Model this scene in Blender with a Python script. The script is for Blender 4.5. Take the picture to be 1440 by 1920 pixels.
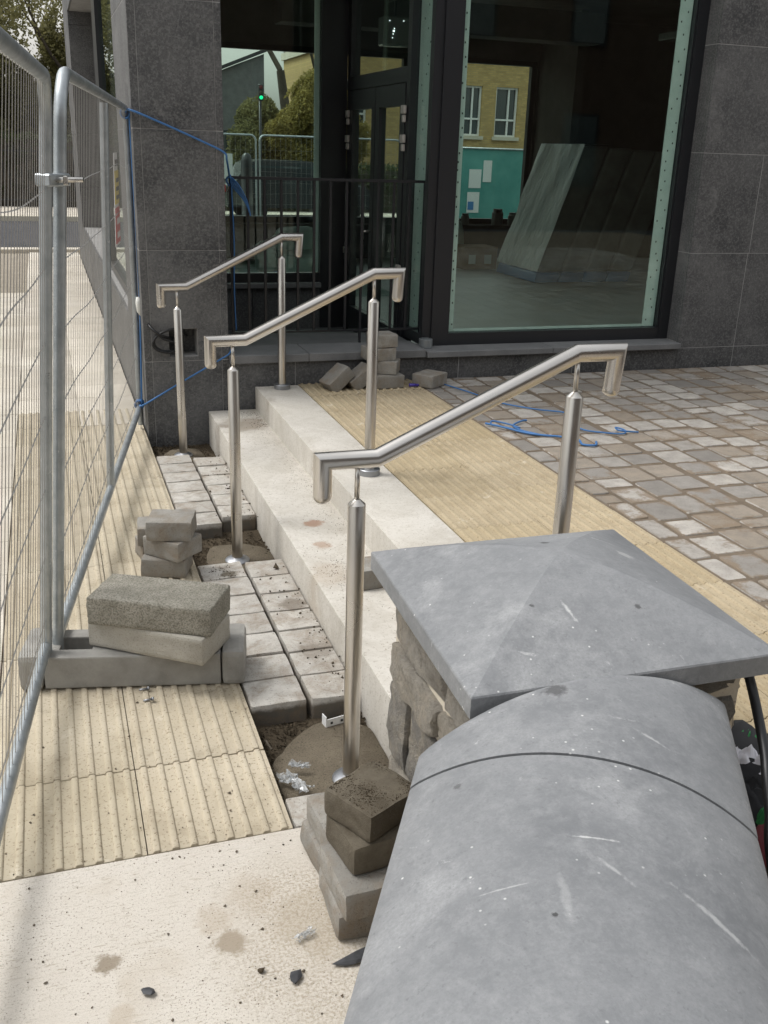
import bpy, bmesh, math, random
from mathutils import Vector, Matrix, noise as mnoise

rad = math.radians
for o in list(bpy.data.objects):
    bpy.data.objects.remove(o, do_unlink=True)
scene = bpy.context.scene
COL = scene.collection

# ------------------------------------------------------------------ camera
cam_d = bpy.data.cameras.new("camera")
cam = bpy.data.objects.new("camera", cam_d)
COL.objects.link(cam)
right = Vector((0.949, -0.315, 0.031)); fwd = Vector((0.306, 0.887, -0.347)).normalized()
right = (right - right.dot(fwd) * fwd).normalized()
up = right.cross(fwd).normalized()
cam.matrix_world = Matrix(((right.x, up.x, -fwd.x, 0.0), (right.y, up.y, -fwd.y, 0.0),
                           (right.z, up.z, -fwd.z, 1.79), (0, 0, 0, 1)))
cam_d.sensor_fit = 'HORIZONTAL'
cam_d.sensor_width = 36.0
cam_d.lens = 1835.0 / 1440.0 * 36.0
cam_d.clip_start = 0.05
cam_d.clip_end = 1000.0
scene.camera = cam

# ------------------------------------------------------------------ world, sun, exposure
SUN_DIR = Vector((-0.46, 0.20, 0.86)).normalized()      # direction towards the sun
el = math.asin(SUN_DIR.z); az = math.atan2(SUN_DIR.x, SUN_DIR.y)
world = bpy.data.worlds.new("World"); scene.world = world
world.use_nodes = True
wn = world.node_tree; wn.nodes.clear()
sky = wn.nodes.new("ShaderNodeTexSky"); sky.sky_type = 'NISHITA'; sky.sun_disc = False
sky.sun_elevation = el; sky.sun_rotation = az
sky.air_density = 2.0; sky.dust_density = 3.5; sky.ozone_density = 1.0
hsv = wn.nodes.new("ShaderNodeHueSaturation"); hsv.inputs["Saturation"].default_value = 0.16
wbg = wn.nodes.new("ShaderNodeBackground"); wbg.inputs["Strength"].default_value = 0.15
wout = wn.nodes.new("ShaderNodeOutputWorld")
wn.links.new(sky.outputs[0], hsv.inputs["Color"]); wn.links.new(hsv.outputs[0], wbg.inputs["Color"])
wn.links.new(wbg.outputs[0], wout.inputs["Surface"])
sun_d = bpy.data.lights.new("sun", 'SUN'); sun_d.energy = 1.45; sun_d.angle = rad(18); sun_d.color = (1.0, 0.985, 0.96)
sun = bpy.data.objects.new("sun", sun_d); COL.objects.link(sun)
sun.rotation_euler = (-SUN_DIR).to_track_quat('-Z', 'Y').to_euler()
vs = scene.view_settings
scene.display_settings.display_device = 'sRGB'
vs.view_transform = 'Standard'; vs.look = 'None'; vs.gamma = 1.0; vs.use_curve_mapping = False
vs.exposure = 0.40
scene.cycles.max_bounces = 10
scene.cycles.transparent_max_bounces = 24

# ------------------------------------------------------------------ materials
class NB:
    """small node builder"""
    def __init__(s, name):
        s.m = bpy.data.materials.new(name); s.m.use_nodes = True
        s.nt = s.m.node_tree; s.nt.nodes.clear()
        s.out = s.nt.nodes.new("ShaderNodeOutputMaterial")
        s.b = s.nt.nodes.new("ShaderNodeBsdfPrincipled")
        s.nt.links.new(s.b.outputs[0], s.out.inputs[0])
        s.pos = s.nt.nodes.new("ShaderNodeNewGeometry").outputs["Position"]
    def n(s, t): return s.nt.nodes.new(t)
    def L(s, a, b): s.nt.links.new(a, b)
    def mapped(s, scale, vec=None, rot=(0, 0, 0)):
        k = s.n("ShaderNodeMapping"); s.L(vec or s.pos, k.inputs[0]); k.inputs["Scale"].default_value = scale
        k.inputs["Rotation"].default_value = rot
        return k.outputs[0]
    def noise(s, scale, detail=4, rough=0.55, vec=None, dist=0.0):
        k = s.n("ShaderNodeTexNoise"); s.L(vec or s.pos, k.inputs["Vector"])
        k.inputs["Scale"].default_value = scale; k.inputs["Detail"].default_value = detail
        k.inputs["Roughness"].default_value = rough; k.inputs["Distortion"].default_value = dist
        return k.outputs[0]
    def voro(s, scale, vec=None, feature='F1', out=0, rnd=1.0):
        k = s.n("ShaderNodeTexVoronoi"); k.feature = feature; s.L(vec or s.pos, k.inputs["Vector"])
        k.inputs["Scale"].default_value = scale; k.inputs["Randomness"].default_value = rnd
        return k.outputs[out]
    def ramp(s, fac, stops):
        k = s.n("ShaderNodeValToRGB"); s.L(fac, k.inputs[0]); e = k.color_ramp.elements
        while len(e) < len(stops): e.new(0.5)
        for i, (p, c) in enumerate(stops):
            e[i].position = p
            e[i].color = (c, c, c, 1) if isinstance(c, (int, float)) else (*c, 1)
        return k.outputs[0]
    def mix(s, fac, a, b, mode='MIX'):
        k = s.n("ShaderNodeMix"); k.data_type = 'RGBA'; k.blend_type = mode
        for sock, v in ((k.inputs[0], fac), (k.inputs[6], a), (k.inputs[7], b)):
            if isinstance(v, (int, float)):
                sock.default_value = v if sock == k.inputs[0] else (v, v, v, 1)
            elif isinstance(v, tuple): sock.default_value = (*v, 1)
            else: s.L(v, sock)
        return k.outputs[2]
    def math(s, op, a, b=0.0):
        k = s.n("ShaderNodeMath"); k.operation = op
        for sock, v in ((k.inputs[0], a), (k.inputs[1], b)):
            if isinstance(v, (int, float)): sock.default_value = v
            else: s.L(v, sock)
        return k.outputs[0]
    def bump(s, h, strength=0.3, dist=0.01, normal=None):
        k = s.n("ShaderNodeBump"); s.L(h, k.inputs["Height"])
        k.inputs["Strength"].default_value = strength; k.inputs["Distance"].default_value = dist
        if normal: s.L(normal, k.inputs["Normal"])
        return k.outputs[0]
    def blob(s, x, y, r, amt=0.8, warp=0.5):
        """irregular stain of radius r about (x, y), with a noisy rim"""
        sub = s.n("ShaderNodeVectorMath"); sub.operation = 'SUBTRACT'; s.L(s.pos, sub.inputs[0]); sub.inputs[1].default_value = (x, y, 0)
        mul = s.n("ShaderNodeVectorMath"); mul.operation = 'MULTIPLY'; s.L(sub.outputs[0], mul.inputs[0]); mul.inputs[1].default_value = (1 / r, 1 / r, 0)
        ln = s.n("ShaderNodeVectorMath"); ln.operation = 'LENGTH'; s.L(mul.outputs[0], ln.inputs[0])
        d = s.math('ADD', ln.outputs["Value"], s.math('MULTIPLY', s.math('SUBTRACT', s.noise(1.6 / r, 6, 0.7), 0.5), warp * 3.2))
        return s.ramp(d, [(0.45, amt), (0.80, 0.0)])
    def objrand(s): return s.n("ShaderNodeObjectInfo").outputs["Random"]
    def island(s): return s.n("ShaderNodeNewGeometry").outputs["Random Per Island"]
    def done(s, col=None, rough=0.8, metal=0.0, bump=None, spec=None):
        if col is not None:
            if isinstance(col, tuple): s.b.inputs["Base Color"].default_value = (*col, 1)
            else: s.L(col, s.b.inputs["Base Color"])
        if isinstance(rough, (int, float)): s.b.inputs["Roughness"].default_value = rough
        else: s.L(rough, s.b.inputs["Roughness"])
        s.b.inputs["Metallic"].default_value = metal
        if spec is not None: s.b.inputs["Specular IOR Level"].default_value = spec
        if bump is not None: s.L(bump, s.b.inputs["Normal"])
        return s.m

def simple(name, col, rough=0.6, metal=0.0, spec=None):
    return NB(name).done(col, rough, metal, None, spec)

def varied(name, c1, c2, scale=4.0, rough=0.85, bumps=(60, 0.25, 0.004), speck=None, rnd=0.0, spec=0.3):
    """two-tone noise, fine bump, dark specks, per object brightness"""
    k = NB(name)
    col = k.mix(k.ramp(k.noise(scale, 6, 0.62), [(0.32, 0.0), (0.68, 1.0)]), c1, c2)
    if rnd:
        r = k.math('ADD', k.math('MULTIPLY', k.objrand(), rnd), 1 - rnd * 0.5)
        vv = k.n("ShaderNodeVectorMath"); vv.operation = 'SCALE'; k.L(col, vv.inputs[0]); k.L(r, vv.inputs[3]); col = vv.outputs[0]
    if speck:
        sc, lo, cc, amt = speck
        f = k.ramp(k.noise(sc, 3, 0.6), [(lo, 0.0), (lo + 0.06, amt)])
        col = k.mix(f, col, cc)
    b = k.bump(k.noise(bumps[0], 5, 0.65), bumps[1], bumps[2])
    return k.done(col, rough, 0, b, spec)

# -- paving and stone
def m_concrete():
    k = NB("brushed_concrete")
    c = k.mix(k.ramp(k.noise(1.7, 7, 0.65), [(0.3, 0.0), (0.72, 1.0)]), (0.54, 0.495, 0.435), (0.63, 0.59, 0.53))
    big = k.ramp(k.noise(4.5, 5, 0.6, dist=0.6), [(0.56, 0.0), (0.76, 0.55)])
    c = k.mix(big, c, (0.45, 0.385, 0.30))
    sp = k.ramp(k.noise(170, 3, 0.6), [(0.57, 0.0), (0.65, 0.8)])
    dens = k.ramp(k.noise(3.4, 5, 0.65), [(0.36, 0.15), (0.60, 1.0)])
    sp = k.math('MULTIPLY', sp, dens)
    c = k.mix(sp, c, (0.22, 0.185, 0.14))
    mud = k.ramp(k.noise(9.0, 6, 0.7, dist=0.8), [(0.70, 0.0), (0.76, 0.8)])
    c = k.mix(mud, c, (0.20, 0.155, 0.10))
    for bx, by, br_, am, cc in ((0.000, 1.86, 0.045, 0.75, (0.19, 0.145, 0.09)), (0.285, 1.845, 0.062, 0.7, (0.24, 0.185, 0.12)), (0.26, 1.93, 0.07, 0.35, (0.34, 0.26, 0.17)), (0.36, 1.99, 0.10, 0.35, (0.40, 0.33, 0.25)), (0.50, 1.85, 0.16, 0.45, (0.36, 0.30, 0.22)), (0.02, 1.70, 0.05, 0.35, (0.36, 0.28, 0.19))):
        c = k.mix(k.blob(bx, by, br_, am), c, cc)
    dash = k.ramp(k.noise(60, 3, 0.6, vec=k.mapped((0.45, 2.6, 1))), [(0.57, 0.0), (0.64, 0.65)])
    dash = k.math('MULTIPLY', dash, k.ramp(k.noise(5, 4, 0.65), [(0.40, 0.15), (0.62, 1.0)]))
    c = k.mix(dash, c, (0.33, 0.285, 0.22))
    sandy = k.math('MULTIPLY', k.blob(0.56, 1.80, 0.42, 0.75), k.ramp(k.noise(130, 4, 0.65), [(0.45, 0.0), (0.60, 0.8)]))
    c = k.mix(sandy, c, (0.30, 0.25, 0.175))
    g3 = k.ramp(k.noise(420, 2, 0.5), [(0.56, 0.0), (0.66, 0.5)])
    c = k.mix(g3, c, (0.30, 0.26, 0.21))
    br = k.noise(34, 4, 0.6, vec=k.mapped((0.25, 6.0, 1), rot=(0, 0, rad(1))))
    n1 = k.bump(br, 0.6, 0.005)
    n2 = k.bump(k.noise(200, 4, 0.7), 0.55, 0.003, n1)
    return k.done(c, 0.9, 0, n2, 0.25)

def m_tactile(name, ca, cb, cd):
    k = NB(name)
    c = k.mix(k.ramp(k.noise(2.2, 6, 0.62), [(0.3, 0.0), (0.7, 1.0)]), ca, cb)
    r = k.objrand()
    c = k.mix(k.math('MULTIPLY', r, 0.35), c, (0.52, 0.45, 0.35))
    pale = k.ramp(k.noise(11, 4, 0.6), [(0.64, 0.0), (0.70, 0.5)])
    c = k.mix(pale, c, (0.60, 0.545, 0.44))
    dirt = k.ramp(k.noise(5, 7, 0.72, dist=0.5), [(0.50, 0.0), (0.74, 0.65)])
    c = k.mix(dirt, c, cd)
    sp = k.ramp(k.noise(110, 4, 0.68), [(0.57, 0.0), (0.65, 0.8)])
    c = k.mix(sp, c, (0.18, 0.14, 0.09))
    return k.done(c, 0.88, 0, k.bump(k.noise(130, 4, 0.6), 0.25, 0.003), 0.25)

def m_step():
    k = NB("pale_step_stone")
    c = k.mix(k.ramp(k.noise(2.6, 6, 0.6), [(0.3, 0.0), (0.7, 1.0)]), (0.50, 0.472, 0.42), (0.60, 0.57, 0.52))
    st = k.ramp(k.noise(5.0, 6, 0.7, vec=k.mapped((1.0, 1.0, 0.35)), dist=0.6), [(0.46, 0.0), (0.72, 0.6)])
    c = k.mix(st, c, (0.37, 0.335, 0.28))
    gr2 = k.ramp(k.noise(45, 6, 0.75), [(0.50, 0.0), (0.68, 0.35)])
    c = k.mix(gr2, c, (0.36, 0.32, 0.26))
    mud = k.ramp(k.noise(7.5, 5, 0.72, dist=0.4), [(0.64, 0.0), (0.73, 0.6)])
    c = k.mix(mud, c, (0.30, 0.225, 0.16))
    for bx, by, br_, am, cc in ((1.08, 4.12, 0.07, 0.75, (0.30, 0.165, 0.10)), (1.05, 3.86, 0.06, 0.6, (0.32, 0.20, 0.13)), (1.08, 5.9, 0.22, 0.6, (0.24, 0.19, 0.14)), (1.0, 3.55, 0.16, 0.35, (0.36, 0.28, 0.20))):
        c = k.mix(k.blob(bx, by, br_, am), c, cc)
    sp = k.ramp(k.noise(110, 4, 0.68), [(0.58, 0.0), (0.66, 0.75)])
    c = k.mix(sp, c, (0.24, 0.20, 0.15))
    return k.done(c, 0.85, 0, k.bump(k.noise(90, 5, 0.65), 0.25, 0.004), 0.3)

def m_sett(name, a, b, dirt=(0.30, 0.225, 0.15), edge=False, rnd=0.35):
    k = NB(name)
    r = k.objrand()
    isl = k.island()
    rr = k.math('FRACT', k.math('ADD', r, isl))
    c = k.mix(rr, a, b)
    if edge: c = k.mix(k.ramp(k.math('FRACT', k.math('MULTIPLY', rr, 7.31)), [(0.72, 0.0), (0.78, 0.75)]), c, (0.27, 0.22, 0.165))
    c = k.mix(k.ramp(k.noise(14, 6, 0.65), [(0.35, 0.0), (0.7, 0.55)]), c, tuple(x * 0.72 for x in a))
    if edge:
        uv = k.n("ShaderNodeUVMap").outputs[0]
        sx = k.n("ShaderNodeSeparateXYZ"); k.L(uv, sx.inputs[0])
        dx = k.math('ABSOLUTE', k.math('SUBTRACT', sx.outputs[0], 0.5)); dy = k.math('ABSOLUTE', k.math('SUBTRACT', sx.outputs[1], 0.5))
        m_ = k.math('ADD', k.math('MULTIPLY', k.math('POWER', k.math('MULTIPLY', k.math('MAXIMUM', dx, dy), 2.0), 4.0), 0.42), 0.42)
        m_ = k.math('ADD', m_, k.math('MULTIPLY', k.math('SUBTRACT', k.noise(14, 6, 0.7), 0.5), 1.5))
        big = k.noise(1.5, 3, 0.6)
        m_ = k.math('ADD', m_, k.math('MULTIPLY', k.math('SUBTRACT', big, 0.5), 1.1))
        m_ = k.math('ADD', m_, k.math('MULTIPLY', k.math('SUBTRACT', k.math('FRACT', k.math('MULTIPLY', rr, 3.7)), 0.5), 0.5))
        m_ = k.math('ADD', m_, k.math('MULTIPLY', k.math('SUBTRACT', k.noise(60, 4, 0.7), 0.5), 0.55))
        f = k.ramp(m_, [(0.66, 0.0), (0.86, 0.85)])
        c = k.mix(f, c, dirt)
    else:
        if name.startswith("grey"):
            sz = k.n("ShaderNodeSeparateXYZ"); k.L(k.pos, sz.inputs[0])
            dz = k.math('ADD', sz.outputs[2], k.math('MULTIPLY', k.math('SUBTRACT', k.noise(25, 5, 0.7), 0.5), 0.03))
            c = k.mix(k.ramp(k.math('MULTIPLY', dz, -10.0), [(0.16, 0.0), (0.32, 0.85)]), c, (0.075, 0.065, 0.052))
        f = k.ramp(k.noise(9, 7, 0.75, dist=0.4), [(0.44, 0.0), (0.68, 0.7)])
        c = k.mix(f, c, tuple(x * 0.7 for x in dirt))
        c = k.mix(k.blob(0.655, 3.985, 0.055, 0.8), c, (0.10, 0.08, 0.05))
        c = k.mix(k.blob(0.86, 3.62, 0.09, 0.55), c, (0.13, 0.10, 0.07)); c = k.mix(k.blob(0.84, 3.2, 0.10, 0.5), c, (0.14, 0.11, 0.08))
    sp = k.ramp(k.noise(170, 2, 0.5), [(0.62, 0.0), (0.70, 0.55)])
    c = k.mix(sp, c, (0.12, 0.105, 0.085))
    n1 = k.bump(k.noise(28, 5, 0.7), 0.35, 0.008)
    return k.done(c, 0.92, 0, k.bump(k.noise(130, 5, 0.75), 0.7, 0.006, n1), 0.2)

def m_granite():
    k = NB("dark_granite")
    c = k.mix(k.ramp(k.noise(2.4, 7, 0.68), [(0.34, 0.0), (0.68, 1.0)]), (0.050, 0.051, 0.053), (0.135, 0.134, 0.133))
    r = k.math('ADD', k.math('MULTIPLY', k.objrand(), 0.35), 0.82)
    vv = k.n("ShaderNodeVectorMath"); vv.operation = 'SCALE'; k.L(c, vv.inputs[0]); k.L(r, vv.inputs[3]); c = vv.outputs[0]
    g1 = k.ramp(k.noise(75, 4, 0.7), [(0.46, 0.0), (0.62, 0.65)])
    c = k.mix(g1, c, (0.185, 0.182, 0.18))
    g2 = k.ramp(k.noise(100, 3, 0.6), [(0.57, 0.0), (0.66, 0.6)])
    c = k.mix(g2, c, (0.018, 0.018, 0.019))
    sm = k.ramp(k.noise(4.5, 6, 0.70, dist=0.5), [(0.56, 0.0), (0.76, 0.5)])
    c = k.mix(sm, c, (0.24, 0.235, 0.23))
    return k.done(c, 0.62, 0, k.bump(k.noise(160, 3, 0.6), 0.2, 0.002), 0.4)

def m_limestone():
    k = NB("blue_grey_limestone")
    c = k.mix(k.ramp(k.noise(3.0, 8, 0.72), [(0.33, 0.0), (0.67, 1.0)]), (0.155, 0.161, 0.169), (0.255, 0.260, 0.267))
    sm = k.ramp(k.noise(4.2, 7, 0.75, dist=0.35), [(0.52, 0.0), (0.70, 0.55)])
    c = k.mix(sm, c, (0.42, 0.422, 0.424))
    mot = k.ramp(k.noise(34, 7, 0.78), [(0.44, 0.0), (0.66, 0.30)])
    c = k.mix(mot, c, (0.36, 0.363, 0.366))
    chalk = k.ramp(k.noise(15, 5, 0.75, dist=0.6), [(0.66, 0.0), (0.73, 0.55)])
    c = k.mix(chalk, c, (0.54, 0.54, 0.535))
    gr = k.ramp(k.noise(180, 4, 0.7), [(0.42, 0.0), (0.64, 0.38)])
    c = k.mix(gr, c, (0.165, 0.17, 0.176))
    pit = k.ramp(k.noise(75, 4, 0.7), [(0.60, 0.0), (0.68, 0.5)])
    c = k.mix(pit, c, (0.14, 0.144, 0.15))
    dots = k.ramp(k.voro(34, vec=k.mapped((1, 1, 1), rot=(0.3, 0.2, 0.7))), [(0.04, 0.95), (0.10, 0.0)])
    dots = k.math('MULTIPLY', dots, k.ramp(k.noise(4.2, 3), [(0.48, 0.0), (0.54, 1.0)]))
    c = k.mix(dots, c, (0.60, 0.60, 0.585))
    # oil spots, chalk marks and boot scuffs that sit on the stone
    for bx, by, br_, am, cc in ((1.093, 1.965, 0.016, 0.8, (0.06, 0.06, 0.062)), (0.873, 1.47, 0.034, 0.8, (0.07, 0.07, 0.072)), (0.589, 0.931, 0.007, 0.9, (0.05, 0.05, 0.05)), (0.93, 1.70, 0.008, 0.8, (0.06, 0.06, 0.06)), (1.17, 1.66, 0.010, 0.8, (0.06, 0.06, 0.06)), (1.30, 1.93, 0.03, 0.5, (0.45, 0.45, 0.44)), (0.60, 1.30, 0.010, 0.7, (0.08, 0.08, 0.08))):
        c = k.mix(k.blob(bx, by, br_, am), c, cc)
    for x0, y0, x1, y1, w, am in ((1.00, 1.71, 1.012, 1.63, 0.011, 0.75), (0.683, 1.075, 0.757, 1.041, 0.006, 0.8), (0.793, 0.953, 0.872, 0.82, 0.014, 0.45), (0.64, 1.02, 0.60, 0.90, 0.016, 0.22), (0.70, 1.03, 0.73, 0.95, 0.012, 0.4), (0.95, 1.32, 1.00, 1.25, 0.010, 0.5), (1.22, 2.02, 1.34, 1.99, 0.006, 0.4), (0.50, 1.02, 0.60, 1.00, 0.004, 0.45)):
        L_ = math.hypot(x1 - x0, y1 - y0); an = math.atan2(y1 - y0, x1 - x0)
        sub = k.n("ShaderNodeVectorMath"); sub.operation = 'SUBTRACT'; k.L(k.pos, sub.inputs[0]); sub.inputs[1].default_value = ((x0 + x1) / 2, (y0 + y1) / 2, 0)
        rt_ = k.n("ShaderNodeVectorRotate"); rt_.rotation_type = 'Z_AXIS'; k.L(sub.outputs[0], rt_.inputs["Vector"]); rt_.inputs["Angle"].default_value = -an
        ml = k.n("ShaderNodeVectorMath"); ml.operation = 'MULTIPLY'; k.L(rt_.outputs[0], ml.inputs[0]); ml.inputs[1].default_value = (2 / L_, 2 / w, 0)
        ln = k.n("ShaderNodeVectorMath"); ln.operation = 'LENGTH'; k.L(ml.outputs[0], ln.inputs[0])
        d_ = k.math('ADD', ln.outputs["Value"], k.math('MULTIPLY', k.math('SUBTRACT', k.noise(60, 5, 0.7), 0.5), 2.4))
        c = k.mix(k.ramp(d_, [(0.25, am), (0.95, 0.0)]), c, (0.56, 0.56, 0.55))
    n1 = k.bump(k.noise(30, 6, 0.65), 0.10, 0.006)
    return k.done(c, 0.62, 0, k.bump(k.noise(210, 5, 0.7), 0.28, 0.0025, n1), 0.35)

def m_rubble():
    k = NB("rubble_limestone")
    c = k.mix(k.ramp(k.noise(9, 6, 0.7), [(0.3, 0.0), (0.7, 1.0)]), (0.31, 0.295, 0.275), (0.56, 0.53, 0.48))
    c = k.mix(k.math('MULTIPLY', k.objrand(), 0.7), c, (0.52, 0.46, 0.375))
    c = k.mix(k.ramp(k.math('FRACT', k.math('MULTIPLY', k.objrand(), 5.3)), [(0.5, 0.0), (0.9, 0.6)]), c, (0.24, 0.235, 0.225))
    mm = k.ramp(k.noise(7, 7, 0.74, dist=0.7), [(0.50, 0.0), (0.64, 0.7)])
    c = k.mix(mm, c, (0.56, 0.49, 0.39))
    dk = k.ramp(k.noise(20, 6, 0.75), [(0.60, 0.0), (0.72, 0.6)])
    c = k.mix(dk, c, (0.13, 0.115, 0.095))
    fine = k.ramp(k.noise(48, 6, 0.78), [(0.42, 0.0), (0.66, 0.5)])
    c = k.mix(fine, c, (0.22, 0.20, 0.17))
    n1 = k.bump(k.noise(30, 8, 0.75), 0.9, 0.02)
    return k.done(c, 0.92, 0, k.bump(k.noise(120, 5, 0.7), 0.6, 0.006, n1), 0.2)

def m_mortar():
    return varied("lime_mortar", (0.50, 0.44, 0.35), (0.64, 0.58, 0.48), 8, 0.95, (90, 0.6, 0.006), (60, 0.62, (0.2, 0.16, 0.12), 0.6))

def m_sand(name="damp_sand", a=(0.10, 0.082, 0.058), b=(0.19, 0.16, 0.115)):
    k = NB(name)
    c = k.mix(k.ramp(k.noise(7, 6, 0.7), [(0.3, 0.0), (0.7, 1.0)]), a, b)
    sp = k.ramp(k.noise(170, 3, 0.6), [(0.52, 0.0), (0.68, 0.8)])
    c = k.mix(sp, c, tuple(x * 0.45 for x in a))
    sp2 = k.ramp(k.noise(230, 2, 0.5), [(0.70, 0.0), (0.74, 0.7)])
    c = k.mix(sp2, c, (0.42, 0.38, 0.30))
    return k.done(c, 0.97, 0, k.bump(k.noise(140, 5, 0.75), 0.9, 0.008), 0.15)

def m_steel():
    k = NB("brushed_stainless_steel")
    c = k.mix(k.ramp(k.noise(4, 3, 0.55), [(0.35, 0.0), (0.7, 1.0)]), (0.58, 0.55, 0.51), (0.66, 0.635, 0.595))
    ro = k.ramp(k.noise(5, 3, 0.6), [(0.3, 0.26), (0.75, 0.32)])
    m_ = k.done(c, ro, 1.0, None)
    return m_

def m_galv():
    k = NB("galvanised_steel")
    c = k.mix(k.ramp(k.noise(12, 5, 0.65), [(0.3, 0.0), (0.7, 1.0)]), (0.31, 0.34, 0.355), (0.49, 0.52, 0.535))
    wh = k.ramp(k.noise(38, 4, 0.7), [(0.64, 0.0), (0.70, 0.7)])
    c = k.mix(wh, c, (0.66, 0.67, 0.67))
    dk = k.ramp(k.noise(27, 4, 0.7, dist=0.5), [(0.67, 0.0), (0.72, 0.6)])
    c = k.mix(dk, c, (0.13, 0.125, 0.115))
    ro = k.ramp(k.noise(20, 4, 0.6), [(0.3, 0.34), (0.75, 0.55)])
    return k.done(c, ro, 0.75, k.bump(k.noise(60, 4, 0.6), 0.12, 0.002))

def m_glass(name, tint, rough=0.0):
    k = NB(name)
    k.nt.nodes.remove(k.b)
    tr = k.n("ShaderNodeBsdfTransparent"); tr.inputs[0].default_value = (*tint, 1)
    gl = k.n("ShaderNodeBsdfGlossy"); gl.inputs["Roughness"].default_value = rough; gl.inputs[0].default_value = (0.9, 0.97, 0.94, 1)
    fr = k.n("ShaderNodeFresnel")
    bf = k.n("ShaderNodeNewGeometry").outputs["Backfacing"]     # same reflectance from either side of the sheet
    k.L(k.math('SUBTRACT', 1.5, k.math('MULTIPLY', bf, 0.83333)), fr.inputs[0])
    mx = k.n("ShaderNodeMixShader")
    k.L(fr.outputs[0], mx.inputs[0]); k.L(tr.outputs[0], mx.inputs[1]); k.L(gl.outputs[0], mx.inputs[2]); k.L(mx.outputs[0], k.out.inputs[0])
    return k.m

def m_leaf(name, a, b):
    k = NB(name)
    c = k.mix(k.island(), a, b)
    c = k.mix(k.ramp(k.noise(0.9, 3), [(0.35, 0.0), (0.65, 0.5)]), c, tuple(x * 0.6 for x in a))
    m = k.done(c, 0.65, 0, None, 0.3)
    k.b.inputs["Transmission Weight"].default_value = 0.0
    tl = k.n("ShaderNodeBsdfTranslucent"); k.L(c, tl.inputs[0])
    mx = k.n("ShaderNodeMixShader"); mx.inputs[0].default_value = 0.5
    k.L(k.b.outputs[0], mx.inputs[1]); k.L(tl.outputs[0], mx.inputs[2]); k.L(mx.outputs[0], k.out.inputs[0])
    return m

def m_plastic_wrap():
    k = NB("clear_plastic_wrap")
    f = k.noise(5, 4, 0.6, vec=k.mapped((1, 3.0, 0.5)), dist=0.6)
    c = k.mix(k.ramp(f, [(0.4, 0.0), (0.65, 1.0)]), (0.84, 0.87, 0.86), (0.95, 0.96, 0.95))
    n = k.bump(k.noise(7, 3, 0.5, vec=k.mapped((1, 3.5, 0.5)), dist=0.8), 0.9, 0.05)
    return k.done(c, 0.22, 0, n, 0.6)

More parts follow.
